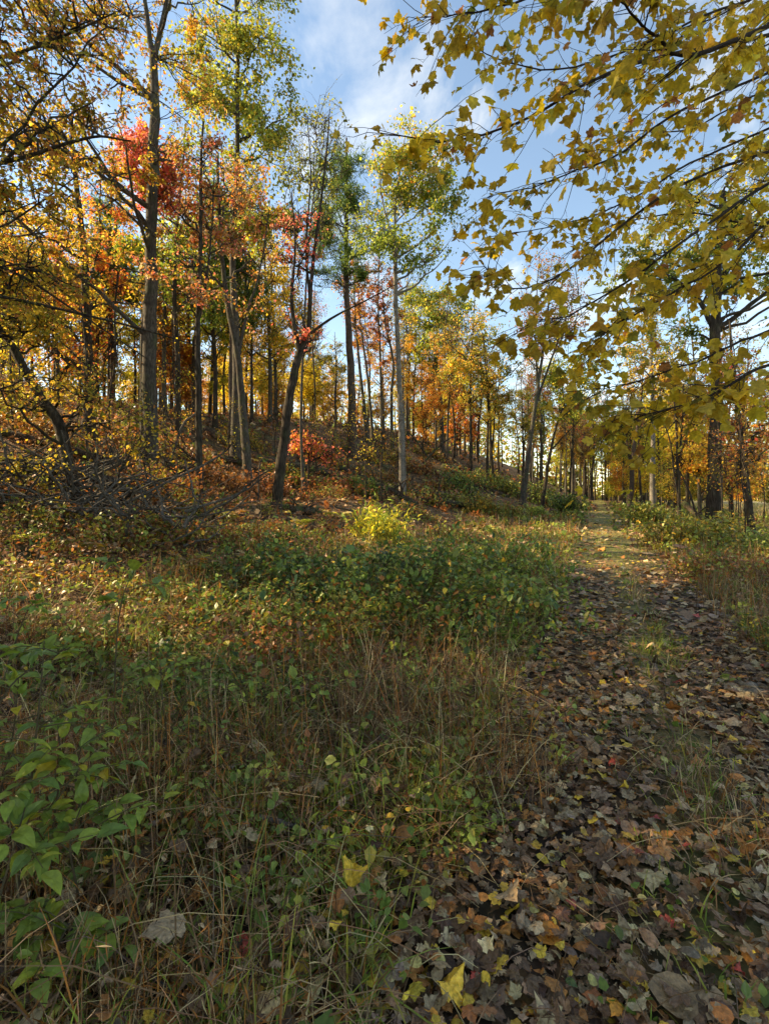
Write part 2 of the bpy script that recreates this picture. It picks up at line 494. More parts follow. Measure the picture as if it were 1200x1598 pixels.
s = np.concatenate([np.linspace(-3, 12, 220), np.linspace(12.2, 40, 140), np.linspace(40.5, 130, 110)])
w = np.linspace(-1.25, 1.25, 36)
S, W = np.meshgrid(s, w, indexing='ij')
wob = (vnoise(S, W * 0 + 3, 1.7, 8) - .5) * .35
Wx = W * (1 + wob * np.abs(W) / 1.25)
PX = .5 + .42 * S - Wx; PY = S
PZ = ground(PX, PY) + .018 - .03 * smooth(np.abs(W), 1.0, 1.25)
ns, nw = S.shape
q = (np.arange(ns - 1)[:, None] * nw + np.arange(nw - 1)[None]).ravel()
acc = Acc()
gcov = smooth(S, 9, 16) * .9 + .5 * np.exp(-(W / .25) ** 2) * (1 - smooth(S, 9, 16))
acc.add(np.stack([PX, PY, PZ], -1).reshape(-1, 3), np.stack([q, q + nw, q + nw + 1, q + 1], 1), np.stack([0 * S, gcov, 0 * S], -1).reshape(-1, 3))
tag(acc.obj('path', M_path), kind='structure')


# ------------------------------------------------------------------ trees
def ellipsoid_pts(ells, n, r, shell=.5):
    wt = np.array([e[6] if len(e) > 6 else e[3] * e[4] * e[5] for e in ells], float); wt /= wt.sum()
    k = r.choice(len(ells), n, p=wt)
    d = nrm(r.normal(size=(n, 3)))
    rad = r.uniform(0, 1, n) ** (1 / 3 * (1 - shell) + 0.12)
    E = np.array([e[:6] for e in ells])[k]
    return E[:, :3] + d * rad[:, None] * E[:, 3:6]


def grow(base, stems, ells, seed, n1=14, n2=70, n3=5, lpt=14, leaf=.1, colors=None, proto=None, twig=.55,
         spread=.085, droop=.5, flare=1.5, k0=10, jitter=.05, up=.12, colfn=None, limbr=.24, nleaf=None, clump=1.1):
    """stems: list of (points, r0, r1). Returns wood Acc and leaf Acc in world space."""
    r = np.random.default_rng(seed)
    wood = Acc(); leaves = Acc()
    SP = []; SR = []
    for si, (pts, r0, r1) in enumerate(stems):
        m = 22
        P = catmull(pts, m)
        jt = np.cumsum(r.normal(0, r0 * .10, (m, 3)), 0) * [1, 1, 0]
        jt -= np.linspace(0, 1, m)[:, None] * jt[-1]
        P = P + jt
        t = np.linspace(0, 1, m)
        R = r0 + (r1 - r0) * t ** .9
        if si == 0:
            R = R * (1 + (flare - 1) * np.exp(-t * np.linalg.norm(P[-1] - P[0]) / .45))
        R = R * (1 + r.normal(0, .035, m))
        put_tubes(wood, P[None], R[None], k0, (1, 1, 1))
        SP.append(P); SR.append(R)
    SPc = np.concatenate(SP); SRc = np.concatenate(SR)
    if not ells:
        return wood, leaves
    # main limbs
    T1 = ellipsoid_pts(ells, n1, r, .7)
    dh = np.linalg.norm(SPc[None, :, :2] - T1[:, None, :2], axis=-1)
    dz = T1[:, None, 2] - SPc[None, :, 2]
    cost = np.abs(dz - .75 * dh) + .35 * dh + np.where(dz < 0, 3 * np.abs(dz), 0) + r.uniform(0, .6, dh.shape)
    bi = cost.argmin(1)
    A = SPc[bi]; ra = np.minimum(SRc[bi] * .5, .02 + limbr * .12 * np.linalg.norm(T1 - A, axis=1) * .5)
    m1 = 9
    t = np.linspace(0, 1, m1)[None, :, None]
    mid = A + (T1 - A) * [.55, .55, .45] + r.normal(0, .08, A.shape) * np.linalg.norm(T1 - A, axis=1)[:, None] + [0, 0, up * 1.0]
    P1 = (1 - t) ** 2 * A[:, None] + 2 * t * (1 - t) * mid[:, None] + t ** 2 * T1[:, None]
    P1[:, 1:] += r.normal(0, jitter, P1[:, 1:].shape)
    R1 = ra[:, None] * (1 - t[:, :, 0]) ** .8 + .010
    put_tubes(wood, P1, R1, 6, (1, 1, 1))
    # secondary branches reach for points in the crown
    T2 = ellipsoid_pts(ells, n2, r, .3)
    C1 = P1[:, 2:].reshape(-1, 3); RR1 = R1[:, 2:].reshape(-1)
    D = np.linalg.norm(C1[None] - T2[:, None], axis=-1) + .5 * np.maximum(0, C1[None, :, 2] - T2[:, None, 2])
    b2 = D.argmin(1)
    B = C1[b2]; rb = np.minimum(RR1[b2] * .7, .028)
    m2 = 6
    t = np.linspace(0, 1, m2)[None, :, None]
    ln = np.linalg.norm(T2 - B, axis=1)[:, None]
    mid = (B + T2) / 2 + r.normal(0, .12, B.shape) * ln + [0, 0, up * .6]
    P2 = (1 - t) ** 2 * B[:, None] + 2 * t * (1 - t) * mid[:, None] + t ** 2 * T2[:, None]
    P2[:, 1:] += r.normal(0, jitter * .6, P2[:, 1:].shape)
    R2 = rb[:, None] * (1 - t[:, :, 0]) ** .9 + .006
    put_tubes(wood, P2, R2, 4, (1, 1, 1))
    # twigs
    n3t = n2 * n3
    par = np.repeat(np.arange(n2), n3)
    tq = r.uniform(.25, 1, n3t) * (m2 - 1)
    iq = np.minimum(tq.astype(int), m2 - 2); fq = (tq - iq)[:, None]
    S3 = P2[par, iq] * (1 - fq) + P2[par, iq + 1] * fq
    tang = nrm(P2[par, iq + 1] - P2[par, iq])
    d3 = nrm(tang * .6 + r.normal(0, .65, (n3t, 3)) + [0, 0, .12])
    l3 = twig * r.uniform(.5, 1.25, n3t)[:, None]
    t = np.linspace(0, 1, 4)[None, :, None]
    P3 = S3[:, None] + d3[:, None] * l3[:, None] * t + r.normal(0, .03, (n3t, 4, 3)) * t * twig * 2 - np.array([0, 0, .12 * twig * droop])[None, None] * t ** 2
    R3 = np.tile(np.array([.007, .005, .004, .002]), (n3t, 1))
    put_tubes(wood, P3, R3, 3, (1, 1, 1))
    # leaves
    n = int(n3t * lpt) if nleaf is None else nleaf
    if n > 0:
        wb = r.gamma(clump, 1, n2)[par] * r.gamma(2, 1, n3t)
        tw = r.choice(n3t, n, p=wb / wb.sum())
        tq = r.uniform(.1, 1, n) ** .8 * 2.999
        iq = tq.astype(int); fq = (tq - iq)[:, None]
        pos = P3[tw, iq] * (1 - fq) + P3[tw, iq + 1] * fq + r.normal(0, spread, (n, 3)) * [1, 1, .7]
        ax = nrm(d3[tw] * .5 + r.normal(0, .6, (n, 3)) + [0, 0, -droop])
        no = r.normal(0, .55, (n, 3)) + [0, 0, 1]
        sz = leaf * np.exp(r.normal(0, .22, n))
        c = colfn(pos, r) if colfn else pal(colors, n, r)
        # leaves on one twig share a tint
        c = c * np.exp(r.normal(0, .16, n3t))[tw][:, None]
        proto = proto or diamond_p
        kk = r.integers(0, len(proto), n)
        for a in range(len(proto)):
            s_ = kk == a
            put_leaves(leaves, proto[a], pos[s_], ax[s_], no[s_], sz[s_], c[s_])
    return wood, leaves


def tree(name, label, stems_px, Y, ells_px, bark, seed, cat='tree', group=None, mat=None, depth=None, **kw):
    """stems_px: list of (pts[(col,row[,dY])], r0, r1); the first point of the first stem is pulled down to the ground."""
    stems = []
    base = None
    for k, (pts, r0, r1) in enumerate(stems_px):
        W_ = [px(p[0], p[1], Y + (p[2] if len(p) > 2 else 0)) for p in pts]
        if k == 0:
            b = W_[0]; b[2] = float(ground(b[0], b[1])) - .12
            base = b + [0, 0, .12]
        stems.append((W_, r0, r1))
    ells = []
    for e in ells_px:
        c = px(e[0], e[1], Y + (e[4] if len(e) > 4 else 0))
        Yd = c[1]
        rx = e[2] / FOC * Yd; rz = e[3] / FOC * Yd
        ells.append((c[0], c[1], c[2], rx, min(rx, 4.5) if depth is None else depth, rz))
    wood, lv = grow(base, stems, ells, seed, **kw)
    root = empty(name, base, label, cat, group)
    wood.obj('trunk', bark, root, base)
    if lv.n:
        lv.obj('crown', mat or M_crown, root, base, smoothed=False)
    return root


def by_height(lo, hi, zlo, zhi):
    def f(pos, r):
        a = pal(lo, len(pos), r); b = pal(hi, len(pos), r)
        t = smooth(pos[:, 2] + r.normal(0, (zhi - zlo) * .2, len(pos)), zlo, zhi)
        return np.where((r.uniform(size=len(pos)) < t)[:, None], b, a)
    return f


# big maple with the thick straight trunk on the left slope
tree('maple_tree', 'tall thick-trunked maple with rusty yellow leaves on the left slope, forking near the top',
     [([(232, 752), (236, 600), (240, 380), (243, 220), (240, 80)], .24, .12),
      ([(240, 95), (232, 40), (222, -60), (215, -160)], .10, .03), ([(241, 90), (252, 40), (268, -40), (285, -120)], .09, .03)],
     15.4, [(90, 130, 170, 150, -2), (150, -60, 200, 120, 0), (310, 170, 80, 130, 1), (50, 320, 110, 110, -2), (200, 420, 90, 60, 1)], M_barkg, 101,
     n1=20, n2=170, n3=7, nleaf=12500, leaf=.085, proto=hexleaf_p, colors=dict(rust=2, copper=2.5, gold=4, olive=3, yel=1), limbr=.14, clump=.8)
tree('maple_tree', 'thin dark-trunked tree with golden leaves left of the tall thick-trunked maple',
     [([(140, 704), (134, 560), (126, 420), (117, 290), (112, 180)], .19, .05)],
     17.0, [(60, 440, 110, 120, 0), (150, 420, 70, 100, 1), (90, 250, 110, 110, 1), (40, 560, 80, 60, -1)], M_barkd, 102,
     n1=16, n2=100, n3=6, nleaf=9500, leaf=.105, colors=dict(gold=4, yel=4, olive=2, copper=.6), limbr=.16)
tree('maple_tree', 'slim straight young maple with pinkish orange leaves between the thick maple and the paired trunks',
     [([(312, 782), (311, 640), (309, 520), (313, 400), (314, 290), (318, 190)], .115, .03), ([(310, 500), (322, 440), (330, 360), (334, 280)], .05, .015)],
     14.8, [(310, 360, 50, 120, 0), (335, 300, 60, 90, .5), (290, 450, 45, 70, -.5)], M_barkd, 103,
     n1=14, n2=80, n3=5, nleaf=3000, leaf=.09, clump=.7, colors=dict(copper=3, tan=3, pink=2, orange=1.5, olive=1))
tree('maple_tree', 'right-hand of two paired grey trunks, leaning left up the slope, coppery leaves',
     [([(388, 757), (380, 660), (372, 565), (352, 460), (346, 380), (340, 250)], .185, .05), ([(371, 560), (388, 480), (405, 430), (420, 330)], .07, .02)],
     19.7, [(365, 400, 65, 110, 0), (400, 330, 50, 90, 0), (345, 300, 50, 80, 1)], M_barkg, 104,
     n1=16, n2=90, n3=5, nleaf=3600, leaf=.1, clump=.7, colors=dict(copper=3, tan=3, pink=1.5, orange=2, olive=2, gold=2))
tree('oak_tree', 'left-hand of the paired grey trunks, straight, under a high yellow-green crown',
     [([(367, 722), (367, 620), (368, 520), (364, 400), (370, 260), (372, 120), (368, -20)], .23, .07)],
     23.7, [(350, 40, 105, 120, 0), (400, 170, 60, 130, 0), (320, 150, 70, 120, 0), (430, 270, 45, 110, .5), (340, -90, 100, 80, 0), (428, 110, 34, 70, 0), (380, 330, 60, 80, 0), (440, 190, 24, 40, 0)], M_barkg, 105,
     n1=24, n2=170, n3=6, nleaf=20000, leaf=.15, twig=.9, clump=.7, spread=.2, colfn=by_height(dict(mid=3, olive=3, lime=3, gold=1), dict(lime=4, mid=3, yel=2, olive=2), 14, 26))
tree('maple_tree', 'dark crooked maple leaning right and forking halfway, sparse red leaves',
     [([(428, 792), (437, 730), (447, 650), (460, 580), (470, 545)], .19, .12),
      ([(468, 550), (458, 500), (456, 450), (462, 380), (455, 300)], .09, .02),
      ([(470, 548), (482, 510), (486, 440), (496, 350), (510, 240), (515, 170)], .10, .015),
      ([(484, 520), (520, 495), (570, 470), (625, 440)], .055, .012),
      ([(484, 470), (478, 380), (485, 280), (480, 180)], .05, .012)],
     16.9, [(450, 450, 28, 45, 0), (475, 520, 45, 30, .5), (470, 380, 45, 60, .5)], M_barkd, 106,
     n1=10, n2=70, n3=4, nleaf=1300, leaf=.095, clump=.6, colors=dict(red=2, pink=4, copper=2, tan=1), flare=1.2)
tree('bare_tree', 'leafless thin upright tree with a fan of bare twigs in front of the pine',
     [([(474, 770), (470, 650), (474, 520), (480, 400), (490, 300)], .07, .025)],
     20.5, [(490, 290, 60, 110, 0), (505, 230, 45, 80, 0)], M_barkg, 107, n1=16, n2=110, n3=5, nleaf=1500, leaf=.1, twig=.9, up=.5,
     colors=dict(olive=2, mid=2))
tree('pine_tree', 'tall white pine with dark green feathery needles behind the forked maple',
     [([(552, 715), (546, 560), (539, 440), (540, 320), (541, 215)], .36, .06)],
     38.5, [(535, 300, 48, 90, 0), (545, 360, 66, 55, 0), (535, 250, 32, 45, 0), (540, 420, 70, 34, 0), (500, 330, 40, 50, 0)], M_barkn, 108,
     n1=26, n2=150, n3=7, nleaf=17000, leaf=.34, proto=needle_p, clump=.6, spread=.15, droop=-.1, up=0.0, twig=.8,
     colors=dict(dgreen=4, green=3, mid=1))
tree('ash_tree', 'straight pale slender tree with a sunlit trunk and high green crown in the centre',
     [([(628, 784), (626, 660), (621, 540), (617, 430), (616, 380)], .17, .10), ([(616, 390), (618, 320), (625, 260), (632, 210)], .08, .02),
      ([(616, 385), (600, 330), (592, 280)], .06, .02)],
     27.7, [(625, 290, 75, 80, 0), (665, 270, 60, 60, 0), (600, 350, 50, 70, 0), (690, 330, 40, 80, 0), (650, 235, 55, 40, 0), (640, 390, 60, 50, 0)], M_barkp, 109,
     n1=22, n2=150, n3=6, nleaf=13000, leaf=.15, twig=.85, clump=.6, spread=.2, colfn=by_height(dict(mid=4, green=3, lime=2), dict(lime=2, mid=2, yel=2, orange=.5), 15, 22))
tree('young_tree', 'very thin pale stem close beside the straight pale slender tree',
     [([(633, 783), (632, 700), (630, 600), (631, 500)], .05, .015)], 27.9, [(632, 520, 18, 50, 0)], M_barkp, 110, n1=5, n2=14, n3=3, nleaf=150, leaf=.1, colors=dict(olive=1, yel=1))
for k, (pts, Y, r0, lab, cols) in enumerate([
        ([(575, 694), (565, 600), (555, 500), (552, 420)], 45, .19, 'slim trunk just right of the pine, first of four on the crest', dict(gold=2, rust=3, copper=2)),
        ([(582, 690), (575, 600), (562, 500), (558, 400)], 47, .16, 'slim dark trunk, second of four right of the pine on the crest', dict(rust=3, brown=2, copper=2)),
        ([(597, 702), (594, 600), (590, 480), (592, 400)], 46, .16, 'slim dark trunk, third of four right of the pine on the crest', dict(rust=3, pink=1, brown=2)),
        ([(613, 712), (611, 620), (613, 560), (600, 500), (596, 440)], 44.5, .17, 'crooked slim grey trunk, fourth of four right of the pine', dict(rust=2, brown=2, pink=1))]):
    c, rw = pts[-1]
    tree('crest_tree', lab, [(pts, r0, .04)], Y, [(c, rw + 40, 34, 60, 0), (c + 5, rw + 100, 25, 50, 0)], M_barkg, 120 + k, group='slim trees on the crest beside the pine',
         n1=10, n2=60, n3=4, nleaf=1500, leaf=.17, colors=cols)
tree('oak_tree', 'broad-crowned green and yellow oak on the ridge nose right of centre',
     [([(690, 708), (688, 620), (683, 560), (684, 500)], .30, .14), ([(684, 560), (700, 520), (715, 490)], .12, .04), ([(688, 625), (665, 600), (655, 590)], .09, .03)],
     60.5, [(690, 490, 55, 50, 0), (665, 540, 40, 40, 0), (715, 550, 38, 40, 0), (660, 480, 30, 35, 0)], M_barkg, 130,
     n1=20, n2=130, n3=5, nleaf=11000, leaf=.26, twig=1.1, spread=.3, colors=dict(mid=3, green=2, lime=2, yel=1.5, olive=2))
tree('young_tree', 'slim dark twin stems with thin green leaves right of the ridge oak',
     [([(770, 728), (764, 640), (760, 570), (750, 510)], .15, .03), ([(768, 700), (775, 620), (790, 540)], .09, .02)],
     52, [(760, 540, 35, 60, 0), (790, 560, 30, 50, 0), (745, 600, 25, 40, 0)], M_barkd, 131, n1=14, n2=80, n3=5, nleaf=3500, leaf=.2, spread=.2,
     colors=dict(olive=3, mid=2, lime=1, gold=1))
tree('cherry_tree', 'curved forking tree with brownish red wisps at the foot of the bank beside the track',
     [([(814, 790), (820, 730), (830, 660), (838, 600), (848, 530), (858, 450)], .24, .06),
      ([(831, 650), (850, 590), (875, 520), (895, 460)], .13, .03), ([(838, 600), (836, 530), (838, 460), (842, 400)], .10, .02)],
     39, [(850, 460, 45, 70, 0), (885, 480, 40, 60, 0), (830, 520, 35, 50, 0)], M_barkg, 132, n1=16, n2=110, n3=5, nleaf=3800, leaf=.15, spread=.2, twig=.9,
     colors=dict(rust=3, brown=2, copper=1, olive=2))
tree('young_tree', 'slanting slim tree with fresh green leaves hanging over the end of the track',
     [([(846, 765), (856, 720), (866, 670), (880, 630)], .17, .06), ([(862, 700), (880, 680), (900, 660)], .08, .02)],
     42, [(885, 620, 45, 40, 0), (905, 590, 40, 40, 0), (870, 570, 35, 35, 0)], M_barkd, 133, n1=12, n2=80, n3=5, nleaf=6500, leaf=.17, spread=.2,
     colors=dict(lime=3, mid=3, yel=2, green=2))
tree('oak_tree', 'big dark-trunked oak standing alone on the right side of the track',
     [([(1113, 806), (1113, 700), (1114, 600), (1116, 500), (1120, 400), (1128, 300)], .29, .12),
      ([(1116, 520), (1090, 470), (1060, 440), (1020, 420)], .12, .03), ([(1118, 450), (1150, 400), (1190, 370)], .12, .03)],
     21, [(1090, 380, 90, 90, 1), (1180, 400, 90, 110, 1), (1020, 420, 60, 60, 1), (1140, 300, 90, 60, 1), (1050, 520, 50, 40, 1)], M_barkd, 134,
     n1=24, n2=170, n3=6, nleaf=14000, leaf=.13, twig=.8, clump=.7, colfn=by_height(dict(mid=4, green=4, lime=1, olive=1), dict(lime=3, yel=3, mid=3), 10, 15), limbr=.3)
tree('young_tree', 'slim leaning tree with reddish twigs right of the big dark oak',
     [([(1176, 822), (1165, 740), (1152, 660), (1142, 590), (1138, 500)], .11, .03)], 17.5,
     [(1160, 690, 50, 50, 0), (1180, 620, 40, 50, 0), (1140, 580, 30, 40, 0)], M_barkd, 135, n1=12, n2=60, n3=4, nleaf=1500, leaf=.09,
     colors=dict(rust=3, red=1, brown=2, copper=2))
tree('young_tree', 'pale smooth sunlit trunk standing left of the big oak',
     [([(1017, 790), (1018, 720), (1017, 650), (1014, 560), (1015, 450)], .22, .08)], 40, [(1010, 520, 50, 80, 0), (1030, 450, 40, 50, 0)], M_barkp, 136,
     n1=12, n2=70, n3=5, nleaf=3500, leaf=.18, spread=.2, colors=dict(olive=3, gold=2, mid=2))
tree('young_tree', 'reddish brown trunk leaning right behind the pale smooth trunk',
     [([(982, 782), (988, 720), (996, 650), (1002, 600)], .24, .1)], 48, [(1000, 560, 50, 60, 0)], M_barkn, 137,
     n1=10, n2=60, n3=5, nleaf=3000, leaf=.2, spread=.25, colors=dict(olive=3, gold=2, rust=1))
tree('young_tree', 'two thin dark stems rising from one foot left of the big oak',
     [([(1061, 800), (1058, 740), (1056, 680), (1050, 600)], .085, .03), ([(1060, 790), (1052, 740), (1046, 690), (1030, 650), (1018, 630)], .05, .015), ([(1058, 720), (1064, 660), (1066, 600)], .05, .02)],
     23, [(1055, 600, 35, 60, 0), (1070, 690, 30, 40, 0)], M_barkd, 138, n1=10, n2=60, n3=4, nleaf=1500, leaf=.12, colors=dict(gold=3, yel=2, copper=1))
tree('maple_tree', 'small bright golden maple glowing just behind the big dark oak',
     [([(1092, 800), (1090, 740), (1085, 690), (1088, 640)], .10, .03)], 27, [(1082, 690, 32, 50, 0), (1095, 730, 25, 40, 0), (1075, 640, 28, 35, 0), (1150, 740, 30, 25, 0)], M_barkg, 139,
     n1=10, n2=70, n3=5, nleaf=4500, leaf=.14, colors=dict(gold=4, yel=3, orange=2))
# colourful crowns between the main trunks
tree('red_maple_tree', 'red maple crown glowing crimson behind the thick-trunked maple',
     [([(224, 690), (226, 520), (232, 400), (236, 260)], .13, .03)], 19.5, [(235, 265, 58, 55, 0), (265, 290, 36, 40, 0), (205, 240, 34, 30, 0)], M_barkg, 140,
     n1=14, n2=90, n3=6, nleaf=6500, leaf=.12, colors=dict(pink=7, orange=1.5, gold=.7))
tree('red_maple_sapling', 'small red maple sapling with scarlet layered leaves on the slope',
     [([(480, 742), (482, 715), (478, 690), (474, 660)], .05, .015), ([(481, 730), (490, 705), (500, 690)], .03, .01)],
     22, [(480, 690, 32, 14, 0), (500, 706, 26, 14, 0), (515, 722, 14, 12, 0), (462, 682, 22, 10, 0)], M_barkd, 141, cat='sapling',
     n1=9, n2=50, n3=5, nleaf=1300, leaf=.10, up=0, clump=.6, colors=dict(red=2, pink=4, orange=2.5, rust=1, gold=1, olive=.8))
tree('maple_tree', 'orange-leaved maple at the far end of the ridge right of the ridge oak',
     [([(712, 722), (713, 680), (715, 640), (716, 610)], .14, .05)], 66, [(718, 640, 26, 50, 0), (735, 650, 22, 45, 0), (705, 680, 16, 30, 0)], M_barkg, 142,
     n1=10, n2=70, n3=5, nleaf=2600, leaf=.26, spread=.25, clump=.6, colors=dict(orange=3, red=1.5, rust=2, copper=2, tan=1))
tree('maple_tree', 'blazing orange maple low on the crest behind the slim young maple',
     [([(268, 655), (270, 600), (272, 560), (270, 500)], .14, .05)], 36, [(272, 590, 30, 50, 0), (290, 570, 26, 40, 0), (262, 540, 26, 40, 0)], M_barkg, 143,
     n1=10, n2=70, n3=6, nleaf=6000, leaf=.2, spread=.2, colors=dict(orange=5, copper=2, gold=1))
# leaning tree and its yellow layered sprays at the left edge
tree('beech_tree', 'leaning dark trunk at the left edge with drooping layered yellow leaves',
     [([(122, 716), (95, 670), (60, 615), (25, 545), (-15, 490), (-60, 430)], .13, .05)],
     10.5, [(70, 600, 110, 35, -.5), (170, 640, 90, 40, -.5), (230, 690, 70, 35, -.3), (40, 520, 80, 40, 0), (60, 735, 70, 22, -1.0), (210, 745, 60, 20, -.6), (270, 720, 45, 25, 0), (20, 440, 90, 60, .5)], M_barkd, 144,
     n1=24, n2=140, n3=6, nleaf=5600, leaf=.072, proto=hexleaf_p, limbr=.06, up=-.15, droop=.35, spread=.10, twig=.5, colors=dict(gold=4, yel=2, olive=5, copper=1), flare=1.1)
# off-frame maple whose boughs fill the upper left corner
tree('maple_tree', 'rusty gold boughs reaching in from a tree beyond the upper left corner',
     [([(-330, 830), (-320, 600), (-300, 300), (-280, 0), (-270, -250)], .2, .06),
      ([(-295, 330), (-150, 290), (20, 250), (140, 215), (205, 220)], .06, .012), ([(-300, 420), (-120, 440), (40, 470), (190, 505), (310, 540)], .05, .01),
      ([(-290, 200), (-120, 120), (40, 80), (180, 20)], .06, .012), ([(-300, 400), (-140, 380), (10, 420), (110, 480), (230, 560)], .045, .01)],
     9.0, [(40, 100, 150, 90, 0), (90, 230, 90, 45, 0), (60, 40, 190, 60, .5), (60, 340, 90, 50, .3), (30, 420, 90, 60, 0), (130, 490, 90, 40, .3), (20, 250, 90, 60, -.5)], M_barkd, 145,
     n1=26, n2=130, n3=6, nleaf=5200, leaf=.08, proto=star_p, droop=.5, spread=.11, twig=.5, limbr=.07, clump=.8, colors=dict(copper=2, gold=5, rust=2, olive=4))

# ------------------------------------------------------------------ forest trees, copied from ten grown ones
proto_spec = [
    ('gold', 15, .16, [(0, 0, 10.5, 2.6, 2.6, 3.8), (.8, .5, 7, 2.2, 2.2, 2.4), (-.8, -.3, 4.2, 1.8, 1.8, 1.6)], dict(gold=3, yel=5, olive=1, lime=1), M_barkg, 4800),
    ('amber', 13, .14, [(0, 0, 8.5, 2.4, 2.4, 3.6), (-.8, .3, 5.5, 2.2, 2.2, 2.4), (.6, .5, 3.2, 1.6, 1.6, 1.4)], dict(orange=2, gold=5, copper=1, yel=2), M_barkd, 4600),
    ('copper', 16, .16, [(0, 0, 11, 2.2, 2.2, 4.2)], dict(copper=4, rust=3, orange=1), M_barkg, 3800),
    ('olive', 17, .18, [(0, 0, 12, 2.8, 2.8, 4.2), (1, 0, 8.5, 2, 2, 2)], dict(olive=3, mid=3, lime=3, gold=2), M_barkg, 3600),
    ('lime', 14, .15, [(0, 0, 9.5, 2.7, 2.7, 3.8)], dict(lime=4, yel=3, mid=2), M_barkd, 3600),
    ('sparse', 18, .14, [(0, 0, 13, 1.8, 1.8, 4.5)], dict(rust=3, brown=2, olive=2), M_barkg, 1500),
    ('bare', 16, .13, [(0, 0, 11, 1.7, 1.7, 4.8)], dict(brown=1, rust=1), M_barkd, 400),
    ('pine', 17, .2, [(0, 0, 9, 2.2, 2.2, 3), (0, 0, 12.5, 1.6, 1.6, 3.5)], dict(dgreen=4, green=3, mid=1), M_barkn, 9000),
    ('whip', 6, .03, [(0, 0, 4.0, 1.0, 1.0, 2.0)], dict(gold=3, olive=3, rust=2), M_barkd, 260),
    ('low', 7, .08, [(0, 0, 4.2, 1.9, 1.9, 2.3)], dict(gold=4, yel=4, orange=2), M_barkd, 4000),
    ('lowgreen', 6, .07, [(0, 0, 3.4, 1.8, 1.8, 2.0)], dict(lime=3, olive=3, yel=2), M_barkd, 4000),
]
LOOK = dict(gold='golden-leaved tree', amber='amber orange tree', copper='copper-leaved tall tree', olive='olive green tall tree', lime='yellow-green tree',
            sparse='tall thin rusty-leaved tree', bare='bare thin leafless tree', pine='dark green pine', whip='thin sparse sapling', low='low golden understorey tree', lowgreen='low yellow-green understorey tree')
protos = {}
for k, (nm, H, r0, ells, cols, bk, nl) in enumerate(proto_spec):
    r = np.random.default_rng(300 + k)
    b = r.normal(0, .35, (5, 2)) * np.linspace(0, 1, 5)[:, None]
    pts = [np.array([b[j, 0], b[j, 1], H * j / 4 - (.3 if j == 0 else 0)]) for j in range(5)]
    st = [(pts, r0, .03)]
    if nm in ('olive', 'bare', 'sparse', 'copper'):
        st.append(([pts[2], pts[2] + [.5, .2, 1.6], pts[2] + [1.0, -.1, 4.0]], r0 * .5, .02))
    wood, lv = grow(pts[0], st, ells, 310 + k, n1=14 if nm != 'whip' else 6, n2=80 if nm != 'whip' else 20, n3=5, nleaf=nl, clump=.8, leaf=.34 if nm == 'pine' else .09 if nm == 'whip' else .16, spread=.17, twig=.75,
                    colors=cols, proto=needle_p if nm == 'pine' else diamond_p, k0=8)
    protos[nm] = (wood.mesh('trunk', bk), lv.mesh('crown', M_crownv, smoothed=False), H)
    del wood, lv


def plant_copy(nm, x, y, sc, rot, label, group, name='forest_tree'):
    tm, lm, H = protos[nm]
    root = empty(name, (x, y, float(ground(x, y))), label, 'tree', group)
    root.rotation_euler = (0, 0, rot)
    root.scale = (sc, sc, sc)
    for pn, me in (('trunk', tm), ('crown', lm)):
        o = bpy.data.objects.new(pn, me); COL.objects.link(o); o.parent = root
    return root


taken = [(o.location.x, o.location.y) for o in bpy.data.objects if o.type == 'EMPTY']
r = np.random.default_rng(77)


placed = []
ORD = ['first', 'second', 'third', 'fourth', 'fifth', 'sixth', 'seventh', 'eighth', 'ninth', 'tenth', 'eleventh', 'twelfth', 'thirteenth', 'fourteenth',
       'fifteenth', 'sixteenth', 'seventeenth', 'eighteenth', 'nineteenth']


def ordinal(k, n):
    if k == 0: return 'leftmost'
    if k == n - 1: return 'rightmost'
    if k < 19: return ORD[k] + ' from left'
    t_, u_ = divmod(k + 1, 10)
    return (['', '', 'twentieth', 'thirtieth', 'fortieth'][t_] if u_ == 0 else ['', '', 'twenty', 'thirty', 'forty'][t_] + '-' + ORD[u_ - 1]) + ' from left'


def scatter(region, count, c0, c1, y0, y1, kinds, dmin, dmax, where, minsep=1.6, sc=(.8, 1.2)):
    done = 0; tries = 0
    ks = list(kinds); w_ = np.array([kinds[k] for k in ks], float); w_ /= w_.sum()
    while done < count and tries < count * 60:
        tries += 1
        Y = math.sqrt(r.uniform(y0 * y0, y1 * y1))
        X = (r.uniform(c0, c1) - 600) / FOC * Y
        d = float(dleft(X, Y))
        if not (dmin < d < dmax): continue
        if any((X - a) ** 2 + (Y - b) ** 2 < minsep ** 2 for a, b in taken): continue
        taken.append((X, Y))
        nm = ks[r.choice(len(ks), p=w_)]
        placed.append((where, nm, X / Y, plant_copy(nm, X, Y, r.uniform(*sc), r.uniform(0, 6.28), f'{LOOK[nm]} {where}', f'{region}')))
        done += 1


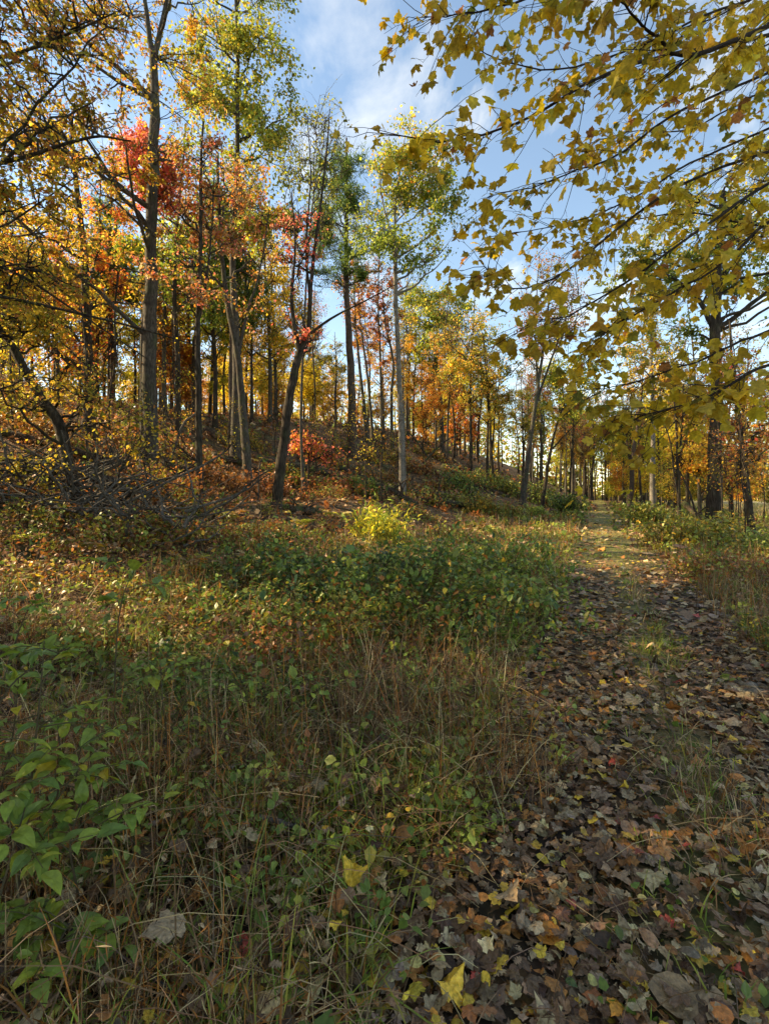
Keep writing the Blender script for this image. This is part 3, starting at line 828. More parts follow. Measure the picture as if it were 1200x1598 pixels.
scatter('forest on the left ridge top', 34, -40, 430, 26, 46, dict(gold=6, amber=2, lime=3, sparse=2, bare=5, low=2, pine=.4), 20, 60,
        'in the crowd on the left ridge top')
scatter('forest behind the middle of the crest', 30, 330, 700, 48, 82, dict(gold=3, amber=3, lime=1, sparse=3, bare=5, low=5, pine=.4), 17, 70,
        'behind the middle of the crest', sc=(.7, 1.05))
scatter('forest on the ridge nose', 16, 640, 850, 60, 105, dict(gold=1, lime=2, olive=2, sparse=4, bare=5, low=2, lowgreen=1), 8, 40, 'on the ridge nose beyond the bank', sc=(.75, 1.05))
scatter('forest around the end of the track', 58, 800, 1060, 55, 110, dict(sparse=5, bare=7, olive=3, lime=3, gold=2, copper=1, lowgreen=5, low=2), -40, -2.4, 'around the far end of the track', minsep=1.3, sc=(.75, 1.1))
scatter('forest around the end of the track', 14, 830, 935, 75, 115, dict(sparse=5, bare=6, olive=2, lime=3, copper=2), 2.4, 12, 'around the far end of the track', minsep=1.3, sc=(.75, 1.1))
scatter('trees across the end of the track', 26, 880, 985, 104, 120, dict(sparse=3, bare=3, olive=3, lime=3, gold=1), -9, 9, 'closing the view across the end of the track', minsep=1.0, sc=(1.0, 1.5))
scatter('trees between track and meadow', 20, 1000, 1260, 24, 48, dict(sparse=3, bare=6, lowgreen=2, low=2, lime=1), -30, -4.5, 'between the track and the pale meadow', sc=(.6, .95))
scatter('forest on the left ridge top', 18, -60, 420, 36, 62, dict(gold=6, amber=3, low=3, lime=2), 26, 80, 'deep in the wood behind the left crest', minsep=1.4, sc=(.8, 1.25))
scatter('forest behind the middle of the crest', 24, 300, 640, 60, 98, dict(gold=5, amber=2, low=3, lime=2, copper=1), 24, 90, 'deep in the wood behind the middle crest', minsep=1.4, sc=(.8, 1.1))
scatter('tall screen of trees beyond the bank', 26, 630, 900, 50, 100, dict(olive=2, lime=3, sparse=5, gold=3, bare=5), 3, 30, 'in the tall screen beyond the bank', minsep=1.2, sc=(.95, 1.3))
scatter('tall screen of trees right of the track end', 22, 930, 1100, 48, 100, dict(olive=2, lime=3, sparse=5, gold=3, bare=5), -40, -2.6, 'in the tall screen right of the track end', minsep=1.2, sc=(.95, 1.25))
scatter('saplings on the slope', 18, -20, 640, 13, 34, dict(whip=1), 10, 26, 'on the open slope under the big trees', minsep=1.0, sc=(.5, 1.1))
scatter('saplings beside the track', 12, 960, 1230, 15, 34, dict(whip=1), -20, -3.5, 'in the weeds right of the track', minsep=1.0, sc=(.5, 1.1))
for key in sorted({(a, b) for a, b, _, _ in placed}):
    row = sorted([(t_, o) for a, b, t_, o in placed if (a, b) == key], key=lambda v: v[0])
    for k, (t_, o) in enumerate(row):
        if len(row) > 1:
            o['label'] = f"{LOOK[key[1]]} {key[0]}, {ordinal(k, len(row))}"
# the wood goes on to the left of the camera; it shades the near ground
for (x, y, nm, sc) in [(-10.5, 1.0, 'olive', 1.1), (-13, 5.2, 'gold', 1.2), (-20, 4.5, 'copper', 1.3), (-15, -1.5, 'lime', 1.3), (-19, 0.5, 'olive', 1.25), (-22, -3, 'gold', 1.3),
                       (-27, 3, 'olive', 1.3), (-26, -6, 'amber', 1.3), (-10, -4, 'gold', 1.2), (-15, -7, 'olive', 1.2), (-7, -2.5, 'lime', 1.15), (-31, -1, 'gold', 1.3), (-20, -9, 'olive', 1.3), (-33, 7, 'gold', 1.2), (-12, 12, 'gold', .9), (-17, 8.6, 'olive', 1.1), (-22.5, 10.0, 'gold', 1.3), (-15.2, 10.2, 'gold', 1.0), (-24, 7.2, 'olive', 1.3), (-8.6, 2.6, 'lowgreen', 1.4)]:
    plant_copy(nm, x, y, sc, x * 1.7, f'{LOOK[nm]} in the wood beyond the left edge of view', 'wood beyond the left edge')

# far wood: one mass
r = np.random.default_rng(91)
acc = Acc()
nT = 480
ya = r.uniform(122, 190, nT); xa = r.uniform(-.95, 1.15, nT) * ya
ok = np.ones(nT, bool)
b = np.stack([xa, ya, ground(xa, ya) - .3], 1)
Ht = r.uniform(13, 23, nT)
P = b[:, None] + np.linspace(0, 1, 4)[None, :, None] * np.stack([r.normal(0, .8, nT), r.normal(0, .8, nT), Ht], 1)[:, None]
bark = np.array([.16, .13, .10]) * np.exp(r.normal(0, .35, (nT, 1)))
put_tubes(acc, P, np.tile(np.array([.2, .15, .1, .04]), (nT, 1)) * r.uniform(.7, 1.3, (nT, 1)), 4, bark)
nl = 140
tw = np.repeat(np.arange(nT), nl); N = len(tw)
pos = b[tw] + np.stack([r.normal(0, 2.2, N), r.normal(0, 2.2, N), Ht[tw] * r.uniform(.0, 1.08, N) ** 1.5], 1)
tint = pal(dict(olive=4, gold=2, rust=2, lime=2, tan=3, mid=2), nT, r)
put_leaves(acc, diamond_p[0], pos, r.normal(size=(N, 3)), r.normal(size=(N, 3)), r.uniform(.6, 1.3, N), tint[tw] * np.exp(r.normal(0, .2, (N, 1))))
fw = acc.obj('far_wood', M_crown, smoothed=False)
tag(fw, 'far hazy wood of thin trunks closing the horizon', 'wood', kind='stuff')

# ------------------------------------------------------------------ overhanging maple boughs, upper right
r = np.random.default_rng(55)
BX, BY = 5.6, 4.4
base = np.array([BX, BY, float(ground(BX, BY))])
mt = empty('overhanging_maple_tree', base, 'overhanging maple boughs with large yellow leaves filling the upper right', 'tree')
acc = Acc()
P = catmull([base - [0, 0, .2], base + [.1, 0, 2.2], base + [0, .1, 4.5], base + [.2, 0, 8]], 18)
put_tubes(acc, P[None], np.linspace(.2, .1, 18)[None], 10, (1, 1, 1))
acc.obj('trunk', M_barkg, mt, base)
boughs = [  # (points (col,row,depth), radius)
    [(1330, 20, 4.0), (1200, 62, 3.5), (1060, 95, 3.2), (920, 140, 3.0), (800, 205, 2.9), (700, 228, 2.9), (585, 214, 2.95)],
    [(1320, -20, 3.2), (1190, 42, 2.9), (1085, 76, 2.7), (1030, 40, 2.6), (985, -10, 2.5), (930, -60, 2.4)],
    [(1330, 60, 4.2), (1190, 115, 3.8), (1060, 172, 3.5), (960, 240, 3.4), (860, 275, 3.3), (760, 300, 3.3)],
    [(1330, 140, 4.6), (1200, 200, 4.3), (1080, 255, 4.1), (980, 310, 4.0), (880, 350, 4.0), (735, 372, 3.9)],
    [(1340, 190, 4.0), (1200, 240, 3.7), (1060, 300, 3.5), (950, 375, 3.4), (860, 440, 3.4), (790, 460, 3.4), (755, 430, 3.4)],
    [(1340, 220, 3.6), (1200, 285, 3.2), (1090, 360, 3.0), (1000, 430, 3.0), (900, 490, 3.0), (840, 500, 3.0)],
    [(1330, 300, 3.2), (1200, 345, 3.0), (1110, 420, 2.9), (1000, 480, 2.9), (930, 520, 2.9)],
    [(1340, 470, 3.7), (1200, 515, 3.4), (1110, 555, 3.3), (1010, 590, 3.2), (930, 605, 3.2)],
    [(1330, 560, 3.2), (1200, 570, 3.0), (1120, 610, 2.95), (1040, 640, 2.95), (960, 655, 3.0)],
    [(1300, -40, 4.6), (1150, 10, 4.4), (1000, 70, 4.2), (880, 110, 4.1), (780, 95, 4.0), (720, 60, 4.0)],
    [(1180, -120, 3.4), (1000, -60, 3.2), (850, -20, 3.1), (740, 10, 3.1), (655, 15, 3.1)],
    [(1330, 400, 4.2), (1180, 430, 4.0), (1060, 450, 3.9), (960, 500, 3.9), (900, 560, 3.9)],
    [(1320, 20, 5.6), (1200, 70, 5.4), (1100, 130, 5.3), (1000, 190, 5.2), (920, 260, 5.2)],
    [(1320, -60, 5.0), (1200, -10, 4.8), (1120, 30, 4.7), (1040, 60, 4.6), (960, 120, 4.6)],
    [(1320, 210, 5.8), (1210, 230, 5.6), (1120, 280, 5.5), (1020, 360, 5.4)],
    [(1300, 330, 5.2), (1180, 350, 5.0), (1080, 330, 4.9), (960, 350, 4.8), (870, 400, 4.8)],
    [(1320, 120, 5.4), (1200, 140, 5.2), (1080, 200, 5.1), (980, 200, 5.0), (900, 230, 5.0)],
]
LP, LA, LN, LS, LB, branch_objs = [], [], [], [], [], []
for bi, pts in enumerate(boughs):
    W_ = [px(*p) for p in pts]
    start = np.array([BX - .05, BY, max(2.0, W_[0][2] - .25)])
    m = 26
    P = catmull([start] + W_, m)
    P[1:] += np.cumsum(r.normal(0, .006, (m - 1, 3)), 0)
    acc = Acc()
    R = np.linspace(.015, .0025, m) * (1.25 if bi in (0, 1) else 1.0)
    put_tubes(acc, P[None], R[None], 6, (1, 1, 1))
    # side twigs
    nt_ = 46 if bi in (5, 6, 7, 8, 13, 14) else 62
    ti = r.uniform(.18, 1, nt_) * (m - 1.01)
    ii = ti.astype(int); ff = (ti - ii)[:, None]
    S3 = P[ii] * (1 - ff) + P[ii + 1] * ff
    tg = nrm(P[ii + 1] - P[ii])
    side = np.where(r.uniform(size=(nt_, 1)) < .5, 1, -1) * nrm(np.cross(tg, np.array([0, 0, 1.0])) + r.normal(0, .5, (nt_, 3)))
    d3 = nrm(tg * .7 + side * .75 + [0, 0, -.05])
    ln = r.uniform(.12, .5, nt_)[:, None]
    t = np.linspace(0, 1, 5)[None, :, None]
    P3 = S3[:, None] + d3[:, None] * ln[:, None] * t + r.normal(0, .012, (nt_, 5, 3)) * t - np.array([0, 0, .05]) * t ** 2
    put_tubes(acc, P3, np.tile(np.linspace(.0028, .0012, 5), (nt_, 1)), 4, (1, 1, 1))
    # leaves on twigs
    nl = 4
    tw = np.repeat(np.arange(nt_), nl)
    tq = r.uniform(.3, 1, len(tw)) * 3.99
    iq = tq.astype(int); fq = (tq - iq)[:, None]
    node = P3[tw, iq] * (1 - fq) + P3[tw, iq + 1] * fq
    out_ = nrm(d3[tw] * .5 + r.normal(0, .6, (len(tw), 3)) + [0, 0, -.35])
    pet = r.uniform(.03, .06, len(tw))[:, None]
    lp = node + out_ * pet
    pp = np.stack([node, node + out_ * pet * .5 + [0, 0, .004], lp], 1)
    put_tubes(acc, pp, np.full((len(tw), 3), .0010), 3, (1, 1, 1))
    branch_objs.append(acc.obj('branch', M_twig, mt, base))
    LB += [bi] * len(lp)
    LP.append(lp); LA.append(nrm(out_ + r.normal(0, .3, out_.shape) + [0, 0, -.45])); LN.append(r.normal(0, .5, out_.shape) + [0, -.25, 1]); LS.append(np.clip(r.normal(.066, .017, len(lp)), .028, .105))
LP = np.concatenate(LP); LA = np.concatenate(LA); LN = np.concatenate(LN); LS = np.concatenate(LS)
inview = (np.abs(LP[:, 0] / LP[:, 1]) * FOC < 620) & ((LP[:, 2] - EYE) / LP[:, 1] * FOC < 790)
score = np.where(inview, LS / LP[:, 1], 0)
order = np.argsort(-score)
big, rest = order[:300], order[300:]
maple_me = []
for k, (c, pi) in enumerate([('must', 0), ('must', 1), ('yel', 2), ('must', 3), ('yel', 0), ('must', 4), ('gold', 5), ('gold', 6)]):
    v, f, sh = maple_p[pi]
    a_ = Acc(); a_.add(v, f, (np.array(G[c]) * .9 + np.array(G['olive']) * .1)[None] * sh[:, None])
    maple_me.append(a_.mesh('leaf', M_maple1, smoothed=False))
x, y, z = frames(LA, LN)
for j in big:
    o = bpy.data.objects.new('leaf', maple_me[r.integers(0, len(maple_me))])
    COL.objects.link(o); o.parent = branch_objs[LB[j]]
    mm = np.eye(4); mm[:3, 0] = x[j] * LS[j]; mm[:3, 1] = y[j] * LS[j]; mm[:3, 2] = z[j] * LS[j]; mm[:3, 3] = LP[j] - base
    o.matrix_basis = Matrix(mm.tolist())
acc = Acc()
kk = r.integers(0, 7, len(rest))
cc = pal(dict(must=6, olive=1, yel=2, gold=2, copper=.4), len(rest), r)
for a in range(7):
    q = kk == a
    put_leaves(acc, maple_p[a], LP[rest][q], LA[rest][q], LN[rest][q], LS[rest][q], cc[q])
tag(acc.obj('crown', M_maple, mt, base, smoothed=False), kind='stuff')


# ------------------------------------------------------------------ logs, sticks
def log_obj(name, label, pts, r0, r1, mat, seed, stubs=3, cat='log', group=None, sink=None):
    r = np.random.default_rng(seed)
    P = catmull(pts, 16)
    if sink is not None:
        P[:, 2] = ground(P[:, 0], P[:, 1]) + sink
    P += r.normal(0, r0 * .12, P.shape)
    base = P[0].copy()
    R = np.linspace(r0, r1, 16) * (1 + r.normal(0, .08, 16)); 
    R = np.concatenate([[.001], R, [.001]]); P = np.concatenate([P[:1], P, P[-1:]])
    P[0] -= (P[2] - P[1]) * .02; P[-1] += (P[-2] - P[-3]) * .02
    a = Acc(); put_tubes(a, P[None], R[None], 10, (1, 1, 1))
    root = empty(name, base, label, cat, group)
    stem_o = a.obj('stem', mat, root, base)
    for k in range(stubs):
        i_ = r.integers(4, 15)
        d = nrm(r.normal(size=3) + [0, 0, .6]); ln = r.uniform(.3, 1.2) * (r0 * 5 + .2)
        Q = catmull([P[i_], P[i_] + d * ln * .5 + r.normal(0, .05, 3), P[i_] + d * ln + r.normal(0, .1, 3)], 7)
        b_ = Acc(); put_tubes(b_, Q[None], np.linspace(r0 * .3, r0 * .08, 7)[None], 5, (1, 1, 1))
        b_.obj('branch_stub', mat, stem_o, base)
    return root


def gp(c, Y, up=0.0):
    x_ = (c - 600) / FOC * Y
    return np.array([x_, Y, float(ground(x_, Y)) + up])


log_obj('fallen_log', 'dark rotting log lying across the slope behind the brush pile at the left', [gp(-30, 13.5, .08), gp(90, 13.8, .12), gp(222, 14.4, .1)], .12, .09, M_log, 1)
log_obj('fallen_log', 'long dark fallen trunk running down the slope behind the paired trunks', [gp(318, 30, .2), gp(400, 27, .1), gp(475, 25, .1)], .24, .15, M_log, 2)
log_obj('fallen_log', 'fallen log on the slope between the pine and the pale slender tree', [gp(530, 33, .1), gp(585, 32, .12), gp(645, 31, .08)], .2, .14, M_log, 3)
log_obj('fallen_log', 'dark fallen trunk right of the pale slender tree, lying down the bank', [gp(640, 33, .12), gp(690, 34, .15), gp(745, 36, .05)], .24, .15, M_log, 4)
log_obj('fallen_log', 'long fallen trunk near the ridge nose pointing down towards the track', [gp(690, 47, .1), gp(740, 45, .15), gp(795, 44, .05)], .26, .16, M_log, 5)
log_obj('dead_pole', 'dead branch leaning up to the right in front of the ridge oak', [gp(650, 40, .1), px(690, 692, 41), px(722, 676, 42)], .09, .04, M_log, 6, 2, 'branch')
log_obj('dead_pole', 'dead pole leaning up to the left behind the pale slender tree', [gp(682, 42, 0), px(655, 695, 42), px(634, 670, 42)], .10, .05, M_log, 7, 1, 'branch')
log_obj('dead_pole', 'pale leaning dead pole beside the slim young maple', [gp(264, 19, 0), px(285, 665, 19.5), px(306, 645, 20)], .05, .03, M_stick, 8, 0, 'branch')
log_obj('fallen_log', 'crumbling mossy log with a dark root mass below the forked maple', [gp(415, 15.3, .02), gp(450, 15.8, .08), gp(497, 16.5, .22)], .10, .17, M_log, 9, 16)
log_obj('fallen_log', 'dark broken stump lump left of the big oak', [gp(1022, 25, .3), gp(1040, 24.8, .4), gp(1056, 24.6, .3)], .32, .22, M_log, 10, 3)
log_obj('fallen_log', 'black fallen branch at the foot of the big oak', [px(1066, 785, 22), px(1080, 797, 21.6), gp(1096, 21.2, .35)], .12, .09, M_log, 11, 1)
log_obj('dead_pole', 'thin dead stick propped between the twin stems and the big oak', [gp(1092, 20.5, 0), px(1076, 770, 21), px(1060, 735, 21.8)], .045, .02, M_twig, 12, 1, 'branch')
log_obj('dead_pole', 'dead arching twig bent over the red leaf litter right of the paired trunks', [gp(403, 17, 0), px(406, 722, 17.2), px(420, 714, 17.4), px(432, 716, 17.6)], .025, .012, M_stick, 13, 0, 'branch')
log_obj('fallen_stick', 'grey dead stick lying in the weeds at the bottom left', [px(95, 1440, 1.7), px(200, 1500, 1.62), px(330, 1590, 1.5)], .008, .005, M_stick, 14, 1, 'stick')
log_obj('fallen_stick', 'short bleached broken stick lying in the grass at lower centre', [px(405, 1275, 2.2), px(440, 1283, 2.2), px(470, 1292, 2.18)], .012, .009, M_stick, 15, 0, 'stick')
for k, (a0, b0) in enumerate([((690, 60), (745, 42)), ((600, 30), (560, 29)), ((715, 39), (770, 41)), ((560, 35), (610, 38))]):
    log_obj('dead_branch', 'grey dead branch lying on the bank below the crest', [gp(*a0, up=.1), gp((a0[0] + b0[0]) / 2, (a0[1] + b0[1]) / 2, up=.5), gp(*b0, up=.15)], .09, .04, M_log, 20 + k, 4, 'branch', 'dead branches on the bank')

for k, (pts, r0, lab) in enumerate([
        ([gp(250, 17, .1), gp(320, 18, .15), gp(400, 19.5, .1)], .21, 'dark log lying below the paired trunks'), ([gp(540, 27, .1), gp(600, 26, .25), gp(650, 25.5, .1)], .25, 'blackened log behind the foot of the pale slender tree'),
        ([gp(20, 11.6, .2), gp(120, 11.8, .35), gp(235, 12.4, .15)], .19, 'black log lying just above the brush pile'), ([gp(440, 27, .1), gp(500, 28.5, .2), gp(560, 30, .1)], .24, 'dark log across the slope left of the pine foot'),
        ([gp(650, 27, .1), gp(700, 29, .3), gp(765, 31, .1)], .25, 'dark log with broken branches at the foot of the bank'), ([gp(330, 23, .15), gp(380, 23.5, .1), gp(440, 23, .1)], .22, 'half-sunk log behind the paired trunks')]):
    log_obj('fallen_log', lab, pts, r0, r0 * .6, M_log, 40 + k, 5)

# brush pile
r = np.random.default_rng(31)
bp0 = gp(120, 9.6)
pile = empty('brush_pile', bp0, 'tangled pile of grey dead sticks on the slope at the left edge', 'brush pile')
for k in range(130):
    Y = r.uniform(8.2, 10.6); c = r.uniform(-40, 290)
    p0 = gp(c, Y, r.uniform(0, .55))
    an = r.uniform(0, 6.28); ln = r.uniform(.6, 2.2)
    d = np.array([math.cos(an), math.sin(an) * .6, r.uniform(-.1, .75)]) * ln
    p2 = p0 + d; p2[2] = max(p2[2], float(ground(p2[0], p2[1])) + .03)
    p1 = (p0 + p2) / 2 + r.normal(0, .12, 3) * ln
    p1[2] = max(p1[2], float(ground(p1[0], p1[1])) + .03)
    Q = catmull([p0, p1, p2], 9); Q += r.normal(0, .015, Q.shape)
    a = Acc(); rr = r.uniform(.012, .036)
    put_tubes(a, Q[None], np.linspace(rr, rr * .35, 9)[None], 5, (1, 1, 1))
    for q in range(r.integers(1, 4)):
        i_ = r.integers(2, 8); dq = nrm(nrm(p2 - p0) + r.normal(0, .7, 3)) * ln * r.uniform(.15, .4)
        put_tubes(a, catmull([Q[i_], Q[i_] + dq * .5 + r.normal(0, .02, 3), Q[i_] + dq], 5)[None], np.linspace(rr * .5, rr * .15, 5)[None], 4, (1, 1, 1))
    a.obj('stick', M_stick, pile, bp0)


# ------------------------------------------------------------------ shrubs, brambles, ferns, leafy plants
def bush(name, label, c, Y, wid, hei, n_canes, nleaf, leaf, colors, seed, cat='bush', group=None, arch=.5, proto=None, mat=None, cane=(.10, .055, .035)):
    r = np.random.default_rng(seed)
    b0 = gp(c, Y)
    bx = b0[0] + r.normal(0, wid * .33, n_canes); by = b0[1] + r.normal(0, wid * .3, n_canes)
    S3 = np.stack([bx, by, ground(bx, by) - .02], 1)
    an = r.uniform(0, 6.28, n_canes); ln = hei * r.uniform(.4, 1.35, n_canes) * (.65 + .7 * vnoise(bx, by, .5, seed))
    t = np.linspace(0, 1, 7)[None, :]
    out_ = arch * ln * r.uniform(.4, 1.4, n_canes)
    P = np.stack([S3[:, 0:1] + np.cos(an)[:, None] * out_[:, None] * t ** 1.6, S3[:, 1:2] + np.sin(an)[:, None] * out_[:, None] * t ** 1.6,
                  S3[:, 2:3] + ln[:, None] * (t - .45 * arch * t ** 3)], -1)
    P[:, 1:] += r.normal(0, .02 * hei, P[:, 1:].shape)
    root = empty(name, b0, label, cat, group)
    a = Acc()
    put_tubes(a, P, np.tile(np.linspace(.0045, .0015, 7), (n_canes, 1)) * max(1, Y / 6), 3, np.array(cane))
    tag(a.obj('stems', M_grass, root, b0), kind='stuff')
    tw = r.integers(0, n_canes, nleaf)
    tq = (r.uniform(.12, 1, nleaf) ** .7) * 5.99
    iq = tq.astype(int); fq = (tq - iq)[:, None]
    pos = P[tw, iq] * (1 - fq) + P[tw, iq + 1] * fq + r.normal(0, leaf * .9, (nleaf, 3))
    ax = nrm(r.normal(0, .7, (nleaf, 3)) + [0, 0, -.15]); no = r.normal(0, .4, (nleaf, 3)) + [0, 0, 1]
    cc = pal(colors, nleaf, r) * np.exp(r.normal(0, .15, n_canes))[tw][:, None]
    a = Acc(); proto = proto or hexleaf_p
    kk = r.integers(0, len(proto), nleaf)
    for q in range(len(proto)):
        s_ = kk == q
        put_leaves(a, proto[q], pos[s_], ax[s_], no[s_], leaf * np.exp(r.normal(0, .25, s_.sum())), cc[s_])
    tag(a.obj('foliage', mat or M_green, root, b0, smoothed=False), kind='stuff')
    return root


BR = dict(green=5, mid=2, dgreen=5, rust=.8, gold=.3)
bush('bramble_bush', 'leafy green bramble at the left end of the bramble patch', 420, 7.6, 1.5, .75, 70, 1500, .07, BR, 1, group='brambles in the middle of the clearing')
bush('bramble_bush', 'dark green bramble, second from the left in the patch', 505, 6.9, 1.5, .8, 80, 1900, .07, BR, 2, group='brambles in the middle of the clearing')
bush('bramble_bush', 'thick green bramble in the centre of the patch, front side bare and brown', 590, 6.4, 1.6, 1.0, 90, 1800, .065, BR, 3, group='brambles in the middle of the clearing')
bush('bramble_bush', 'bright green bramble right of centre in the patch', 680, 7.2, 1.6, .65, 80, 1700, .07, dict(green=5, mid=4, dgreen=3, lime=.7), 4, group='brambles in the middle of the clearing')
bush('bramble_bush', 'bramble with yellowing leaves at the front of the patch', 575, 5.2, 1.0, .6, 60, 800, .055, dict(olive=3, lime=2, gold=2, rust=2, mid=3), 5, group='brambles in the middle of the clearing')
bush('bramble_bush', 'olive green bramble at the right end of the patch nearest the track', 765, 6.4, 1.4, .7, 70, 1500, .06, dict(mid=4, olive=3, green=3), 6, group='brambles in the middle of the clearing')
bush('bramble_bush', 'low green bramble behind the patch towards the glowing goldenrod', 640, 9.2, 1.8, .7, 80, 1500, .075, BR, 7, group='brambles in the middle of the clearing')
bush('bramble_bush', 'fresh green bramble standing out at the patch edge by tall grass', 800, 8.6, 1.2, .8, 60, 1200, .07, dict(mid=5, green=4, lime=2), 8, group='brambles in the middle of the clearing')
bush('bramble_bush', 'thin blue-green bramble low in front of the left bramble', 330, 4.6, 1.1, .45, 50, 600, .05, dict(green=4, mid=3, dgreen=2), 9, group='brambles in the middle of the clearing')
for k, (c, Y, lab) in enumerate([(480, 5.6, 'dense dark bramble at the left front of the patch'), (640, 5.2, 'dense bramble at the middle front of the patch, dark gaps below'),
                                 (720, 5.4, 'arching bramble at the right front of the patch'), (545, 7.6, 'tall bramble at the back of the patch left of centre'),
                                 (735, 8.0, 'tall leafy bramble at the back right of the patch'), (380, 6.0, 'scrambling bramble left of the patch front')]):
    bush('bramble_bush', lab, c, Y, 1.3, [.6, .95, .75, 1.05, .9, .55][k], 70, 1300, .058, dict(green=5, mid=3, dgreen=4, olive=1.5, rust=1, gold=.4), 200 + k, group='brambles in the middle of the clearing', arch=.7)
GR = dict(lime=4, yel=5, mid=1)
bush('goldenrod_plant', 'glowing yellow-green feathery plant at the foot of the slope', 590, 13.6, .9, 1.1, 80, 1700, .15, GR, 21, 'plant', arch=.5, proto=lance_p, mat=M_fern, cane=(.3, .28, .08))
bush('shrub', 'yellow-green shrub under the big oak beside the track', 1060, 14.5, 1.6, .9, 80, 1900, .085, dict(lime=2, olive=4, mid=3, gold=2), 22)
bush('shrub', 'olive shrub directly in front of the big oak trunk', 1115, 15.5, 1.4, .9, 80, 1700, .085, dict(olive=4, mid=3, gold=1), 23)
bush('shrub', 'green weedy shrub at the right edge below the slim leaning tree', 1185, 12.5, 1.4, .7, 80, 1500, .08, dict(mid=4, green=3, olive=2), 24)
bush('shrub', 'dull green shrub left of the shrub under the big oak', 1010, 24, 2.2, 1.1, 80, 1700, .12, dict(olive=4, mid=4, green=2), 25)
bush('shrub', 'dark green rounded bush at the left side of the track end', 884, 40, 1.2, 1.7, 70, 1500, .16, dict(dgreen=4, green=2, mid=2), 26)
bush('shrub', 'dark green bush just right of the curved forking tree', 845, 45, 2.0, 1.6, 60, 1300, .16, dict(dgreen=3, green=3, mid=2, olive=1), 27)
bush('shrub', 'dark green bush left of the curved forking tree', 788, 46, 2.6, 1.5, 60, 1300, .16, dict(dgreen=3, green=3, olive=3), 28)
bush('shrub', 'dark evergreen scrub high on the bank under the ridge oak', 745, 46, 2.8, 1.2, 60, 1200, .16, dict(dgreen=3, green=4, mid=2, rust=1), 29)
bush('shrub', 'low green scrub on the bank beside the fallen trunk', 715, 37, 2.0, 1.2, 90, 1900, .14, dict(dgreen=3, green=4, mid=2), 30)
bush('shrub', 'rounded golden-green bush at the base of the bank', 757, 29, 1.6, 1.2, 90, 1900, .12, dict(olive=4, mid=3, gold=2), 31)
bush('shrub', 'small brown-green bush beside the foot of the curved forking tree', 800, 31, 1.2, .8, 60, 1000, .11, dict(olive=3, rust=2, mid=2), 32)
bush('shrub', 'low bright mossy green mound right of the curved tree foot', 838, 33, 1.0, .6, 60, 1000, .11, dict(mid=4, lime=4), 33)
bush('shrub', 'green patch of scrub behind the pale slender tree', 570, 25, 1.8, .6, 70, 1100, .11, dict(green=4, mid=3, olive=2), 34)
for k, (c, Y, w_, h_, cs, lab) in enumerate([
        (250, 3.4, .8, .5, dict(green=4, mid=4, olive=1), 'sprawling green weeds in front of the blue-green plant'), (440, 3.6, .7, .45, dict(mid=4, lime=1, green=3), 'green weeds among dry stems below the bramble patch'),
        (640, 3.9, .7, .42, dict(mid=4, green=3, lime=1), 'fresh green weeds in the grass below the central bramble'), (735, 3.4, .6, .4, dict(mid=4, lime=2, olive=2), 'yellow-green weeds at the edge of the left wheel track'),
        (700, 2.5, .45, .3, dict(mid=3, lime=2, olive=2), 'small pale weeds by the leaf litter in the lower centre'), (330, 2.4, .6, .35, dict(mid=3, green=3, olive=2), 'low green weeds in the dry stems at lower left'),
        (520, 4.6, .9, .6, dict(rust=4, brown=3, copper=1, olive=1), 'rusty dead bramble stems in front of the patch'), (420, 4.9, .9, .6, dict(rust=3, brown=3, olive=2), 'rusty brown weeds left of the dead bramble stems'),
        (180, 4.9, 1.0, .5, dict(mid=3, olive=3, rust=2), 'mixed green and rusty weeds on the left below the ferns'), (60, 4.2, .9, .55, dict(mid=4, green=3, olive=2), 'green weeds at the left edge behind the saplings'),
        (300, 5.8, 1.0, .5, dict(olive=3, rust=3, mid=2), 'olive and rust weeds left of the bramble patch foot'), (120, 6.3, 1.1, .5, dict(rust=4, olive=3, gold=1), 'rusty undergrowth at the left slope foot')]):
    bush('weed_clump', lab, c, Y, w_, h_, 46, 620, .036 if Y < 4 else .048, cs, 140 + k, 'weeds', arch=.7)
